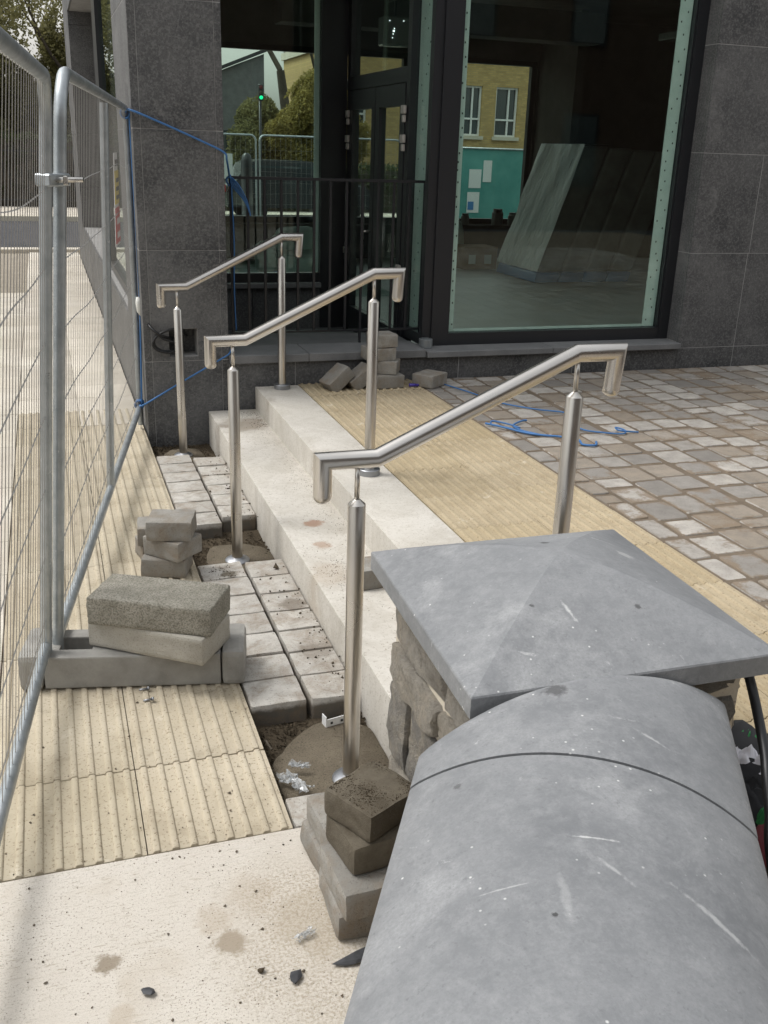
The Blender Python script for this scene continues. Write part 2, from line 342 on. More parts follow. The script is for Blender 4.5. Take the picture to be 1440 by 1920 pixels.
def m_poly():
    k = NB("crumpled_polythene")
    k.done((0.62, 0.64, 0.65), 0.15, 0, None, 0.8)
    tr = k.n("ShaderNodeBsdfTransparent"); mx = k.n("ShaderNodeMixShader")
    f = k.ramp(k.noise(70, 3, 0.6), [(0.35, 0.15), (0.65, 0.75)])
    k.L(f, mx.inputs[0]); k.L(tr.outputs[0], mx.inputs[1]); k.L(k.b.outputs[0], mx.inputs[2]); k.L(mx.outputs[0], k.out.inputs[0])
    return k.m
M = dict(
    concrete=m_concrete(), tactile=m_tactile("buff_tactile_concrete", (0.39, 0.335, 0.24), (0.50, 0.445, 0.345), (0.27, 0.225, 0.155)), tactile_tan=m_tactile("tan_tactile_concrete", (0.32, 0.255, 0.155), (0.42, 0.345, 0.225), (0.25, 0.195, 0.12)), step=m_step(),
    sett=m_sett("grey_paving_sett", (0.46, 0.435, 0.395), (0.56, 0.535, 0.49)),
    sett_loose=m_sett("loose_paving_sett", (0.24, 0.228, 0.205), (0.34, 0.325, 0.295)),
    sett_dirty=m_sett("muddy_paving_sett", (0.085, 0.072, 0.053), (0.16, 0.138, 0.105), (0.085, 0.066, 0.042)),
    plaza=m_sett("plaza_sett", (0.235, 0.218, 0.198), (0.49, 0.458, 0.415), (0.235, 0.182, 0.13), True),
    joint=varied("brown_jointing_sand", (0.125, 0.098, 0.072), (0.19, 0.152, 0.115), 6, 0.97, (150, 0.7, 0.005), (120, 0.6, (0.1, 0.075, 0.05), 0.7)),
    granite=m_granite(), grout=varied("pale_grout", (0.27, 0.265, 0.26), (0.38, 0.375, 0.365), 9, 0.9),
    ledge=varied("honed_grey_granite", (0.15, 0.152, 0.155), (0.215, 0.215, 0.215), 5, 0.6, (120, 0.15, 0.002), (180, 0.6, (0.07, 0.07, 0.07), 0.5)),
    limestone=m_limestone(), rubble=m_rubble(), mortar=m_mortar(), sand=m_sand(), footing=m_sand("sandy_concrete_footing", (0.145, 0.122, 0.09), (0.21, 0.178, 0.132)),
    dirt=m_sand("dark_soil", (0.06, 0.047, 0.032), (0.12, 0.095, 0.065)),
    steel=m_steel(), galv=m_galv(),
    wire=simple("wire", (0.40, 0.39, 0.37), 0.5, 0.4),
    black=simple("black_powder_coat", (0.014, 0.015, 0.018), 0.38, 0.0, 0.5),
    frame=simple("charcoal_window_frame", (0.018, 0.019, 0.022), 0.35, 0.0, 0.5),
    glass=m_glass("green_tinted_glass", (0.91, 0.97, 0.94)),
    glass2=m_glass("far_window_glass", (0.93, 0.985, 0.96)),
    tape=varied("pale_green_edge_strip", (0.55, 0.63, 0.61), (0.68, 0.74, 0.72), 7, 0.7, (60, 0.1, 0.002)),
    nail=simple("dark_fixing", (0.03, 0.035, 0.035), 0.6),
    rope=simple("blue_polypropylene_rope", (0.05, 0.16, 0.38), 0.6),
    rubber=varied("recycled_rubber", (0.23, 0.222, 0.205), (0.34, 0.33, 0.305), 9, 0.8, (90, 0.35, 0.004), (140, 0.62, (0.33, 0.31, 0.28), 0.6)),
    block=varied("dense_concrete_block", (0.27, 0.255, 0.21), (0.40, 0.375, 0.32), 16, 0.95, (120, 1.0, 0.010), (170, 0.50, (0.14, 0.13, 0.10), 0.65)),
    block_smooth=varied("smooth_concrete_block", (0.33, 0.31, 0.265), (0.43, 0.405, 0.355), 9, 0.95, (150, 0.6, 0.005), (200, 0.57, (0.20, 0.185, 0.15), 0.55)),
    slate=varied("slate_chip", (0.035, 0.036, 0.04), (0.07, 0.072, 0.078), 30, 0.55),
    bag=m_poly(),
    white=simple("white_metal", (0.75, 0.75, 0.74), 0.45),
    asphalt=varied("asphalt", (0.045, 0.046, 0.05), (0.07, 0.07, 0.075), 1.2, 0.92, (80, 0.5, 0.006)),
    slab=varied("cream_paving_slab", (0.50, 0.45, 0.37), (0.63, 0.58, 0.50), 1.8, 0.88, (100, 0.3, 0.003), (110, 0.64, (0.27, 0.23, 0.17), 0.6), rnd=0.14),
    bedding=varied("bedding_mortar", (0.24, 0.21, 0.165), (0.33, 0.29, 0.23), 7, 0.95),
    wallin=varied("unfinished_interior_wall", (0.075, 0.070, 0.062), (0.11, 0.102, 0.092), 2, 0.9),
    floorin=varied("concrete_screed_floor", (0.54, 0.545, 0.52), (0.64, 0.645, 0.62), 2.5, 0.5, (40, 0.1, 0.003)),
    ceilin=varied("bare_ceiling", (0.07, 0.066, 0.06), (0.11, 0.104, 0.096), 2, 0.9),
    wrap=m_plastic_wrap(),
    mattress=varied("dark_mattress_side", (0.13, 0.13, 0.12), (0.20, 0.198, 0.185), 4, 0.6),
    bluepl=simple("blue_plastic", (0.05, 0.19, 0.42), 0.4),
    cardboard=varied("cardboard", (0.20, 0.12, 0.065), (0.28, 0.175, 0.10), 5, 0.85),
    fabric=varied("pale_dust_sheet", (0.34, 0.44, 0.40), (0.48, 0.58, 0.53), 5, 0.8),
    clothw=simple("white_cloth", (0.75, 0.74, 0.78), 0.85), clothb=simple("black_cloth", (0.02, 0.02, 0.022), 0.85),
    clothg=simple("green_cloth", (0.03, 0.20, 0.06), 0.8), clothr=simple("dark_red_cloth", (0.12, 0.02, 0.025), 0.85),
    cable=simple("black_cable", (0.012, 0.012, 0.013), 0.42), tapew=simple("white_insulating_tape", (0.70, 0.70, 0.66), 0.5),
    yellow=simple("yellow_sign", (0.72, 0.55, 0.03), 0.45), red=simple("red_sign", (0.55, 0.03, 0.035), 0.45),
    ink=simple("black_print", (0.02, 0.02, 0.02), 0.6), paper=simple("white_paper", (0.72, 0.74, 0.72), 0.7),
    bark=varied("bark", (0.06, 0.05, 0.038), (0.11, 0.092, 0.07), 6, 0.95, (30, 0.8, 0.02)),
    leaf_olive=m_leaf("olive_foliage", (0.22, 0.21, 0.09), (0.36, 0.335, 0.15)),
    leaf_dark=m_leaf("dark_conifer_foliage", (0.15, 0.16, 0.075), (0.29, 0.285, 0.135)),
    leaf_willow=m_leaf("golden_willow_foliage", (0.28, 0.23, 0.07), (0.44, 0.36, 0.12)),
    leaf_hedge=m_leaf("hedge_foliage", (0.04, 0.055, 0.022), (0.095, 0.11, 0.045)),
    hoarding=varied("teal_hoarding_mesh", (0.06, 0.26, 0.235), (0.12, 0.36, 0.32), 1.6, 0.6),
    brick_y=varied("yellow_stock_brick", (0.36, 0.25, 0.10), (0.50, 0.37, 0.17), 9, 0.9, (60, 0.4, 0.004), rnd=0.5),
    mort_y=simple("pale_brick_mortar", (0.42, 0.35, 0.23), 0.95),
    upvc=simple("white_window_frame", (0.78, 0.78, 0.76), 0.4),
    dimglass=simple("dark_reflective_glass", (0.05, 0.065, 0.07), 0.06, 0.0, 0.8),
    stone_band=varied("cream_stone_band", (0.52, 0.48, 0.38), (0.62, 0.58, 0.48), 2, 0.85),
    brick_b=varied("dark_brown_brick", (0.055, 0.035, 0.026), (0.085, 0.055, 0.04), 3, 0.9),
    carpaint=simple("dark_car_paint", (0.05, 0.055, 0.06), 0.22, 0.3), tyre=simple("tyre_rubber", (0.015, 0.015, 0.015), 0.8),
    lens=simple("red_tail_lamp", (0.45, 0.02, 0.02), 0.2),
    grit=m_sett("grit_crumbs", (0.10, 0.085, 0.065), (0.22, 0.19, 0.15)),
    purple=simple("purple_plastic", (0.06, 0.04, 0.30), 0.4),
    cast=simple("grey_zinc_pipe", (0.30, 0.32, 0.33), 0.45, 0.7),
    flange=simple("dull_steel_flange", (0.33, 0.34, 0.36), 0.42, 0.9),
    hinge=simple("satin_hinge", (0.55, 0.51, 0.47), 0.4, 0.3),
    clearbox=simple("acrylic_lamp_box", (0.16, 0.18, 0.17), 0.2, 0.0, 0.6),
)
def m_emit(name, col, s):
    k = NB(name); k.b.inputs["Emission Color"].default_value = (*col, 1); k.b.inputs["Emission Strength"].default_value = s
    return k.done(col, 0.4)
M['green_led'] = m_emit("green_lamp", (0.0, 0.75, 0.28), 1.2)
M['white_led'] = m_emit("white_led", (0.85, 0.95, 0.95), 2.0)

# ------------------------------------------------------------------ object helpers
WL = {}          # world location of each parent
def link(o, parent=None):
    COL.objects.link(o)
    if parent is not None: o.parent = parent
    return o
def tag(o, label=None, cat=None, group=None, kind=None):
    if label: o["label"] = label
    if cat: o["category"] = cat
    if group: o["group"] = group
    if kind: o["kind"] = kind
    return o
def thing(name, loc, label, cat, group=None):
    o = bpy.data.objects.new(name, None); o.empty_display_size = 0.1
    o.location = loc; link(o); WL[o] = Vector(loc)
    return tag(o, label, cat, group)
def place(name, me, loc, parent=None, rot=(0, 0, 0), scale=(1, 1, 1)):
    """an object with its own origin; loc is in world coordinates"""
    o = bpy.data.objects.new(name, me)
    p = WL.get(parent, Vector((0, 0, 0))) if parent is not None else Vector((0, 0, 0))
    o.location = Vector(loc) - p; o.rotation_euler = rot; o.scale = scale
    link(o, parent); WL[o] = Vector(loc)
    return o

class MB:
    def __init__(s): s.bm = bmesh.new()
    def box(s, x0, x1, y0, y1, z0, z1, bevel=0.0, seg=1):
        v = [s.bm.verts.new(p) for p in ((x0, y0, z0), (x1, y0, z0), (x1, y1, z0), (x0, y1, z0), (x0, y0, z1), (x1, y0, z1), (x1, y1, z1), (x0, y1, z1))]
        fs = [s.bm.faces.new([v[i] for i in q]) for q in ((3, 2, 1, 0), (4, 5, 6, 7), (0, 1, 5, 4), (1, 2, 6, 5), (2, 3, 7, 6), (3, 0, 4, 7))]
        if bevel > 0:
            ed = list({e for f in fs for e in f.edges})
            bmesh.ops.bevel(s.bm, geom=ed, offset=bevel, segments=seg, affect='EDGES', profile=0.6)
        return s
    def obox(s, c, size, rotz=0.0, tilt=(0, 0), bevel=0.0, seg=1):
        t = bmesh.new(); hx, hy, hz = size[0] / 2, size[1] / 2, size[2] / 2
        q = MB(); q.bm.free(); q.bm = t; q.box(-hx, hx, -hy, hy, -hz, hz, bevel, seg)
        mt = Matrix.Translation(c) @ Matrix.Rotation(rotz, 4, 'Z') @ Matrix.Rotation(tilt[0], 4, 'X') @ Matrix.Rotation(tilt[1], 4, 'Y')
        bmesh.ops.transform(t, matrix=mt, verts=t.verts)
        me = bpy.data.meshes.new("t"); t.to_mesh(me); t.free(); s.bm.from_mesh(me); bpy.data.meshes.remove(me)
        return s
    def tube(s, pts, r, seg=10, caps=True, closed=False):
        """mitred tube along a polyline; r may be a list"""
        P = [Vector(p) for p in pts]; n = len(P); rings = []
        ref = None
        for i in range(n):
            if closed: a = (P[i] - P[i - 1]).normalized(); b = (P[(i + 1) % n] - P[i]).normalized()
            else:
                a = (P[i] - P[i - 1]).normalized() if i > 0 else (P[1] - P[0]).normalized()
                b = (P[i + 1] - P[i]).normalized() if i < n - 1 else a
            t = (a + b).normalized() if (a + b).length > 1e-6 else a
            if ref is None:
                ref = Vector((0, 0, 1)) if abs(a.z) < 0.9 else Vector((0, 1, 0))
            u = (ref - ref.dot(a) * a).normalized(); w = a.cross(u).normalized()
            rr = r[i] if isinstance(r, (list, tuple)) else r
            ring = []
            for k in range(seg):
                th = 2 * math.pi * k / seg
                off = (u * math.cos(th) + w * math.sin(th)) * rr
                # project along a onto the mitre plane (normal t)
                den = a.dot(t)
                if abs(den) > 0.25: off = off - a * (off.dot(t) / den)
                ring.append(s.bm.verts.new(P[i] + off))
            rings.append(ring)
            ref = u - u.dot(b) * b
            if ref.length < 1e-5: ref = w
        m = n if closed else n - 1
        for i in range(m):
            A, B = rings[i], rings[(i + 1) % n]
            for k in range(seg):
                f = s.bm.faces.new((A[k], A[(k + 1) % seg], B[(k + 1) % seg], B[k])); f.smooth = True
        if caps and not closed:
            s.bm.faces.new(rings[0][::-1]); s.bm.faces.new(rings[-1])
        return s
    def lathe(s, c, prof, seg=24):
        """profile [(r,z)] turned about the vertical axis through c"""
        c = Vector(c); rings = []
        for r, z in prof:
            rings.append([s.bm.verts.new(c + Vector((r * math.cos(2 * math.pi * k / seg), r * math.sin(2 * math.pi * k / seg), z))) for k in range(seg)])
        for A, B in zip(rings, rings[1:]):
            for k in range(seg):
                f = s.bm.faces.new((A[k], A[(k + 1) % seg], B[(k + 1) % seg], B[k])); f.smooth = True
        s.bm.faces.new(rings[0][::-1]); s.bm.faces.new(rings[-1])
        return s
    def quad(s, a, b, c, d):
        return s.bm.faces.new([s.bm.verts.new(p) for p in (a, b, c, d)])
    def mesh(s, mat, name="mesh", fix=True):
        if fix: bmesh.ops.recalc_face_normals(s.bm, faces=s.bm.faces)
        me = bpy.data.meshes.new(name); s.bm.to_mesh(me); s.bm.free()
        if mat is not None: me.materials.append(M[mat] if isinstance(mat, str) else mat)
        return me
    def build(s, name, mat, parent=None, origin=None, fix=True):
        """vertices are given in world coordinates"""
        if origin is not None:
            bmesh.ops.translate(s.bm, verts=s.bm.verts, vec=-Vector(origin))
        elif parent is not None:
            origin = WL.get(parent, Vector((0, 0, 0)))
            bmesh.ops.translate(s.bm, verts=s.bm.verts, vec=-origin)
        else: origin = Vector((0, 0, 0))
        return place(name, s.mesh(mat, name, fix), origin, parent)
def autosmooth(o, ang=35):
    for p in o.data.polygons: p.use_smooth = True
    try: o.data.set_sharp_from_angle(angle=rad(ang))
    except Exception: pass
    return o
def struct(o): o["kind"] = "structure"; return o

def rough_box(sx, sy, sz, bev, amp, seed, mat, cuts=2, freq=14.0, seg=2, uv=False, dome=0.0, plan=0.0):
    """worn block centred on the origin in plan, standing on z=0"""
    bm = bmesh.new(); bmesh.ops.create_cube(bm, size=1.0)
    bmesh.ops.scale(bm, vec=(sx, sy, sz), verts=bm.verts)
    if plan > 0:
        ve = [e for e in bm.edges if abs(e.verts[0].co.z - e.verts[1].co.z) > sz * 0.5]
        bmesh.ops.bevel(bm, geom=ve, offset=plan, segments=2, affect='EDGES', profile=0.5)
        te = [e for e in bm.edges if e.verts[0].co.z > 0 and e.verts[1].co.z > 0]
        bmesh.ops.bevel(bm, geom=te, offset=bev, segments=seg, affect='EDGES', profile=0.6)
    else:
        bmesh.ops.bevel(bm, geom=bm.edges[:], offset=bev, segments=seg, affect='EDGES', profile=0.6)
    if cuts:
        longe = [e for e in bm.edges if e.calc_length() > min(sx, sy, sz) * 0.45]
        bmesh.ops.subdivide_edges(bm, edges=longe, cuts=cuts, use_grid_fill=True)
        bmesh.ops.triangulate(bm, faces=[f for f in bm.faces if len(f.verts) > 4])
    off = Vector((seed * 3.17, seed * 1.31, seed * 7.7))
    for v in bm.verts:
        d = mnoise.noise_vector(v.co * freq + off) * amp
        v.co += d
        if dome and v.co.z > 0:
            v.co.z -= dome * (max(abs(v.co.x) / (sx / 2), abs(v.co.y) / (sy / 2)) ** 2)
        v.co.z += sz / 2
    if uv:
        lay = bm.loops.layers.uv.new("UVMap")
        for f in bm.faces:
            for l in f.loops: l[lay].uv = (l.vert.co.x / sx + 0.5, l.vert.co.y / sy + 0.5)
    for f in bm.faces: f.smooth = True
    me = bpy.data.meshes.new("block"); bm.to_mesh(me); bm.free(); me.materials.append(M[mat])
    try: me.set_sharp_from_angle(angle=rad(50))
    except Exception: pass
    return me

# ================================================================== SETTING
random.seed(7)
# ground to the horizon
struct(MB().box(-300, 300, -120, 500, -0.6, -0.20).build("ground", "asphalt"))
# lower pavement bed and its slabs and tiles
pav = MB(); pav.box(-7.0, 0.527, 2.2165, 18.2, -0.19, -0.052)
pav = struct(pav.build("pavement", "bedding"))
WL[pav] = Vector((0, 0, 0))
def tile_mesh(mat):
    """400 mm corduroy tile, eight rounded ribs along Y, top of the flat at z=0"""
    bm = bmesh.new(); w = 0.397; n = 8; prof = []
    x = 0.0
    for i in range(n):
        c = (i + 0.5) * 0.4 / n - 0.0015
        prof += [(c - 0.0112, 0), (c - 0.0085, 0.0054), (c - 0.0055, 0.0072), (c + 0.0055, 0.0072), (c + 0.0085, 0.0054), (c + 0.0112, 0)]
    prof = [(0.0, 0)] + prof + [(w, 0)]
    ys = [0.0, 0.004, w - 0.004, w]; rows = []
    for j, y in enumerate(ys):
        dz = -0.003 if j in (0, 3) else 0
        rows.append([bm.verts.new((px, y, pz + dz)) for px, pz in prof])
    for a, b in zip(rows, rows[1:]):
        for i in range(len(prof) - 1): bm.faces.new((a[i], a[i + 1], b[i + 1], b[i])).smooth = True
    lo = [bm.verts.new((px, y, -0.05)) for px, y in ((0, 0), (w, 0), (w, w), (0, w))]
    bm.faces.new([lo[0], lo[1]] + rows[0][::-1]); bm.faces.new([lo[2], lo[3]] + rows[-1])
    bm.faces.new([lo[3], lo[0]] + [r[0] for r in rows]); bm.faces.new([lo[1], lo[2]] + [r[-1] for r in rows][::-1])
    bmesh.ops.recalc_face_normals(bm, faces=bm.faces)
    me = bpy.data.meshes.new("tactile_tile"); bm.to_mesh(me); bm.free(); me.materials.append(M[mat])
    try: me.set_sharp_from_angle(angle=rad(40))
    except Exception: pass
    return me
TILE = tile_mesh('tactile'); TILE2 = tile_mesh('tactile_tan')
for cx in (0.127, -0.273):
    for j in range(12):
        y = 2.2185 + 0.4 * j
        if y > 6.7: continue
        place("tactile_tile", TILE, (cx + 0.0015, y, random.uniform(-0.0015, 0.001)), pav, (random.uniform(-.003, .003), random.uniform(-.003, .003), random.uniform(-.002, .002)))
# plain slabs left of the tactile strip and beyond it
SLABS = [rough_box(0.597, 0.397, 0.05, 0.003, 0.0006, i, 'slab', 0, 9) for i in range(3)]
ns = 0
for i in range(-5, 1):
    for j in range(0, 27):
        x = -0.275 - 0.3 + 0.6 * i; y = 2.2185 + 0.2 + 0.4 * j
        if x > 0.5 or ns > 250: continue
        place("paving_slab", SLABS[(i * 3 + j) % 3], (x + (0.3 if j % 2 and False else 0), y, -0.05 + random.uniform(-.001, .001)), pav); ns += 1
for i in range(2):
    for j in range(28):
        y = 6.6185 + 0.2 + 0.4 * j
        w = 0.4
        place("paving_slab", SLABS[j % 3], (-0.073 + 0.4 * i, y, -0.05 + random.uniform(-.001, .001)), pav, scale=(0.667, 1, 1)); ns += 1
# near brushed concrete apron
ap = MB(); ap.box(-7.0, 1.3, -5.0, 2.2135, -0.19, 0.0, 0.004)
struct(ap.build("concrete_apron", "concrete"))
# trench with damp sand between the setts
def sand_mesh(x0, x1, y0, y1, z, amp, nx, ny, mat, seed=0):
    bm = bmesh.new(); g = []
    for j in range(ny + 1):
        row = []
        for i in range(nx + 1):
            x = x0 + (x1 - x0) * i / nx; y = y0 + (y1 - y0) * j / ny
            h = mnoise.noise(Vector((x * 6, y * 6, seed))) * amp + mnoise.noise(Vector((x * 23, y * 23, seed + 3))) * amp * 0.35
            row.append(bm.verts.new((x, y, z + h)))
        g.append(row)
    for j in range(ny):
        for i in range(nx):
            f = bm.faces.new((g[j][i], g[j][i + 1], g[j + 1][i + 1], g[j + 1][i])); f.smooth = True
    me = bpy.data.meshes.new("sand"); bm.to_mesh(me); bm.free(); me.materials.append(M[mat]); return me
sandbed = struct(place("sand_bed", sand_mesh(0.50, 0.95, 2.18, 6.9, -0.085, 0.014, 28, 260, 'dirt'), (0, 0, 0)))
sb = MB(); sb.box(0.5275, 1.0, 2.214, 6.9, -0.19, -0.105); struct(sb.build("trench_floor", "bedding"))
POSTL = [(0.768, 2.48), (0.745, 4.275), (0.722, 6.02)]
for i, (px, py) in enumerate(POSTL):
    k = bmesh.new(); n = 40
    r0 = (0.25, 0.19, 0.14)[i]
    c = k.verts.new((0, 0, 0.012)); ring = []; ring2 = []
    for a in range(n):
        th = 2 * math.pi * a / n; rr = r0 * (1 + 0.30 * mnoise.noise(Vector((math.cos(th) * 1.5, math.sin(th) * 1.5, i * 5))))
        X, Y = rr * math.cos(th), rr * math.sin(th)
        X = min(X, 0.921 - px); X = max(X, 0.532 - px)
        ring.append(k.verts.new((X * 0.93, Y * 0.93, 0.010 + 0.003 * mnoise.noise(Vector((X * 30, Y * 30, 2)))))); ring2.append(k.verts.new((X, Y, -0.03)))
    for a in range(n):
        b = (a + 1) % n
        k.faces.new((c, ring[a], ring[b])); k.faces.new((ring[a], ring2[a], ring2[b], ring[b]))
    for f in k.faces: f.smooth = True
    me = bpy.data.meshes.new("footing"); k.to_mesh(me); k.free(); me.materials.append(M['footing'])
    place("concrete_footing", me, (px + 0.01, py + (0.06 if i == 0 else 0.02), -0.075), sandbed)
# setts laid along the trench
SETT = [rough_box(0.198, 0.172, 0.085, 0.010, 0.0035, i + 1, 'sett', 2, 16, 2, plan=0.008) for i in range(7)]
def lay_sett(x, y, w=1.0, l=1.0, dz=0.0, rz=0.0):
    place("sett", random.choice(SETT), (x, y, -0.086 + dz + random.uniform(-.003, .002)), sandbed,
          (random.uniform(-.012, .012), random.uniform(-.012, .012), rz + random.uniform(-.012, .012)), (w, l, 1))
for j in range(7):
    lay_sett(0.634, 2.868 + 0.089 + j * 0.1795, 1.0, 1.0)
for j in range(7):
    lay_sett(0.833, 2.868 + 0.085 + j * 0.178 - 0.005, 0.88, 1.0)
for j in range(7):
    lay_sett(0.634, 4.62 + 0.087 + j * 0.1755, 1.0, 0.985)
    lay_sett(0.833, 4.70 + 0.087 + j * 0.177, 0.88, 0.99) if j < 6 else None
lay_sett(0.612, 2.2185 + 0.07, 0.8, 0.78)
for y in (6.24, ):
    pass

# steps
st = thing("stone_steps", (1.2, 4.2, 0), "two long pale stone steps running along the paving with three handrails", "steps")
def step_block(x0, x1, z0, z1):
    bm = bmesh.new(); ny = 64
    o = MB(); o.box(x0, x1, 2.12, 6.27, z0, z1, 0.006, 2)
    ed = [e for e in o.bm.edges if abs(e.verts[0].co.y - e.verts[1].co.y) > 1]
    bmesh.ops.subdivide_edges(o.bm, edges=ed, cuts=70, use_grid_fill=True)
    for v in o.bm.verts:
        v.co += mnoise.noise_vector(v.co * 13) * 0.0011
    for f in o.bm.faces: f.smooth = True
    return o
def mk(name, mb, mat, parent): return autosmooth(mb.build(name, mat, parent), 50)
mk("lower_step", step_block(0.925, 1.262, -0.18, 0.150), "step", st)
mk("upper_step", step_block(1.236, 1.526, -0.18, 0.300), "step", st)

# plaza
plz = MB(); plz.box(1.5275, 12.0, 2.118, 6.29, -0.19, 0.252)
plz.box(1.30, 12.0, -6.0, 2.116, -0.19, 0.252)
plz = struct(plz.build("plaza", "bedding")); WL[plz] = Vector((0, 0, 0))
for ci, cx in enumerate((1.531, 1.931)):
    for j in range(-4, 13):
        y = 1.14 + 0.4 * j
        dx = 0.0
        if ci == 1 and y < 3.55: dx = 0.0
        y1 = y + (0.05 if ci else 0)
        if y1 + 0.4 > 6.3 or y1 < -1: continue
        place("tactile_tile", TILE2, (cx, y1, 0.300 + random.uniform(-.001, .001)), plz, (0, 0, random.uniform(-.002, .002)))
for cx, y in ((1.531, 5.95), (1.931, 6.0)):
    place("tactile_tile", TILE2, (cx, y, 0.299), plz, scale=(1, (6.29 - y) / 0.4, 1))
bedj = MB(); bedj.box(2.334, 11.9, -5.9, 6.285, 0.253, 0.2962)
bedj = bedj.build("jointing_sand", "joint", plz)
# plaza setts in columns along Y
PS = [rough_box(1.0, 1.0, 0.06, 0.006, 0.0, i, 'plaza', 0, 1, 2, uv=True) for i in range(1)]
def psett(seed):
    rnd = random.Random(seed); bm = bmesh.new(); n = 20; pts = []
    for a in range(n):
        th = 2 * math.pi * (a + 0.5) / n
        c, s_ = math.cos(th), math.sin(th); e = 0.16
        X = 0.5 * (abs(c) ** e) * (1 if c > 0 else -1); Y = 0.5 * (abs(s_) ** e) * (1 if s_ > 0 else -1)
        q = 1 - 0.055 * rnd.random()
        pts.append((X * q, Y * q))
    top = [bm.verts.new((x * 0.955, y * 0.955, 0.0112 + 0.0012 * rnd.random())) for x, y in pts]
    mid = [bm.verts.new((x * 0.99, y * 0.99, 0.0075)) for x, y in pts]
    bot = [bm.verts.new((x, y, -0.03)) for x, y in pts]
    cen = bm.verts.new((0, 0, 0.0122))
    for a in range(n):
        b = (a + 1) % n
        bm.faces.new((cen, top[a], top[b])); bm.faces.new((top[a], mid[a], mid[b], top[b])); bm.faces.new((mid[a], bot[a], bot[b], mid[b]))
    lay = bm.loops.layers.uv.new("UVMap")
    for f in bm.faces:
        f.smooth = True
        for l in f.loops: l[lay].uv = (l.vert.co.x + 0.5, l.vert.co.y + 0.5)
    bmesh.ops.recalc_face_normals(bm, faces=bm.faces)
    me = bpy.data.meshes.new("plaza_sett"); bm.to_mesh(me); bm.free(); me.materials.append(M['plaza'])
    try: me.set_sharp_from_angle(angle=rad(9))
    except Exception: pass
    return me
PS = [psett(i) for i in range(9)]
stones = []
rp = random.Random(11)
x = 2.336
ci = 0
while x < 9.0:
    w = 0.115 if ci == 0 else rp.uniform(0.172, 0.192)
    y = 6.27 + rp.uniform(0, 0.12) - 0.12
    y = 6.275
    first = True
    while y > -2.5:
        l = rp.uniform(0.17, 0.245) if not first else rp.uniform(0.09, 0.22)
        if rp.random() < 0.06: l *= 0.6
        first = False
        stones.append((x + w / 2, y - l / 2, w - rp.uniform(0.010, 0.018), l - rp.uniform(0.012, 0.022), rp.uniform(-0.02, 0.02), rp.uniform(-0.0025, 0.0025), rp.randrange(9)))
        y -= l
    x += w + (0.02 if ci in (3,) else 0.0)
    ci += 1
def camdist(s): return (s[0] ** 2 + s[1] ** 2)
def inview(s):
    d = Vector((s[0], s[1], 0.3 - 1.79)); z = d.dot(fwd)
    if z < 0.2: return False
    u = 720 + 1835 * d.dot(right) / z; v = 960 - 1835 * d.dot(up) / z
    if u > 1470 or v > 1950 or u < 0: return False
    if v > 990 + (u - 1150) * 0.70 + 40 and u > 1100: return False
    return True
vis = sorted([s for s in stones if inview(s)], key=camdist)[:298]
visset = set(id(s) for s in vis)
for s in vis:
    place("sett", PS[s[6]], (s[0], s[1], 0.2885 + s[5]), plz, (rp.uniform(-.010, .010), rp.uniform(-.010, .010), s[4]), (s[2], s[3], 1))
rest = [s for s in stones if id(s) not in visset]
bm = bmesh.new()
for s in rest:
    n0 = len(bm.verts); bm.from_mesh(PS[s[6]]); bm.verts.ensure_lookup_table()
    mt = Matrix.Translation((s[0], s[1], 0.2885 + s[5])) @ Matrix.Rotation(s[4], 4, 'Z') @ Matrix.Diagonal((s[2], s[3], 1, 1))
    for i in range(n0, len(bm.verts)): bm.verts[i].co = mt @ bm.verts[i].co
me = bpy.data.meshes.new("sett_field"); bm.to_mesh(me); bm.free(); me.materials.append(M['plaza'])
o = place("sett_field", me, (0, 0, 0), plz); o["kind"] = "stuff"

# street beyond the corner
rd = MB(); rd.box(-80, 80, 18.5, 25.6, -0.199, -0.06); struct(rd.build("road", "asphalt"))
kb = MB(); kb.box(-80, 80, 18.2, 18.49, -0.199, 0.02, 0.01); struct(kb.build("kerb", "slab"))
kb = MB(); kb.box(-80, 80, 25.61, 25.8, -0.199, 0.06, 0.01); struct(kb.build("far_kerb", "stone_band"))
fp = MB(); fp.box(-80, 80, 25.801, 29.5, -0.199, 0.04); struct(fp.build("far_pavement", "slab"))
fp = MB(); fp.box(0.56, 40, 14.2, 18.19, -0.199, 0.0); struct(fp.build("back_pavement", "slab"))
# ================================================================== BUILDING
BLD = thing("corner_building", (2.5, 6.3, 0), "dark granite clad corner building with tall charcoal framed windows behind the handrails", "building")
def part(name, mat, boxes, parent=None, bevel=0.0):
    m = MB()
    for b in boxes: m.box(*b, bevel)
    return m.build(name, mat, parent or BLD)
ROWS = [(-0.15, 0.478), (0.483, 1.166), (1.171, 1.862), (1.867, 2.556), (2.561, 3.25), (3.255, 3.95), (3.955, 4.66)]
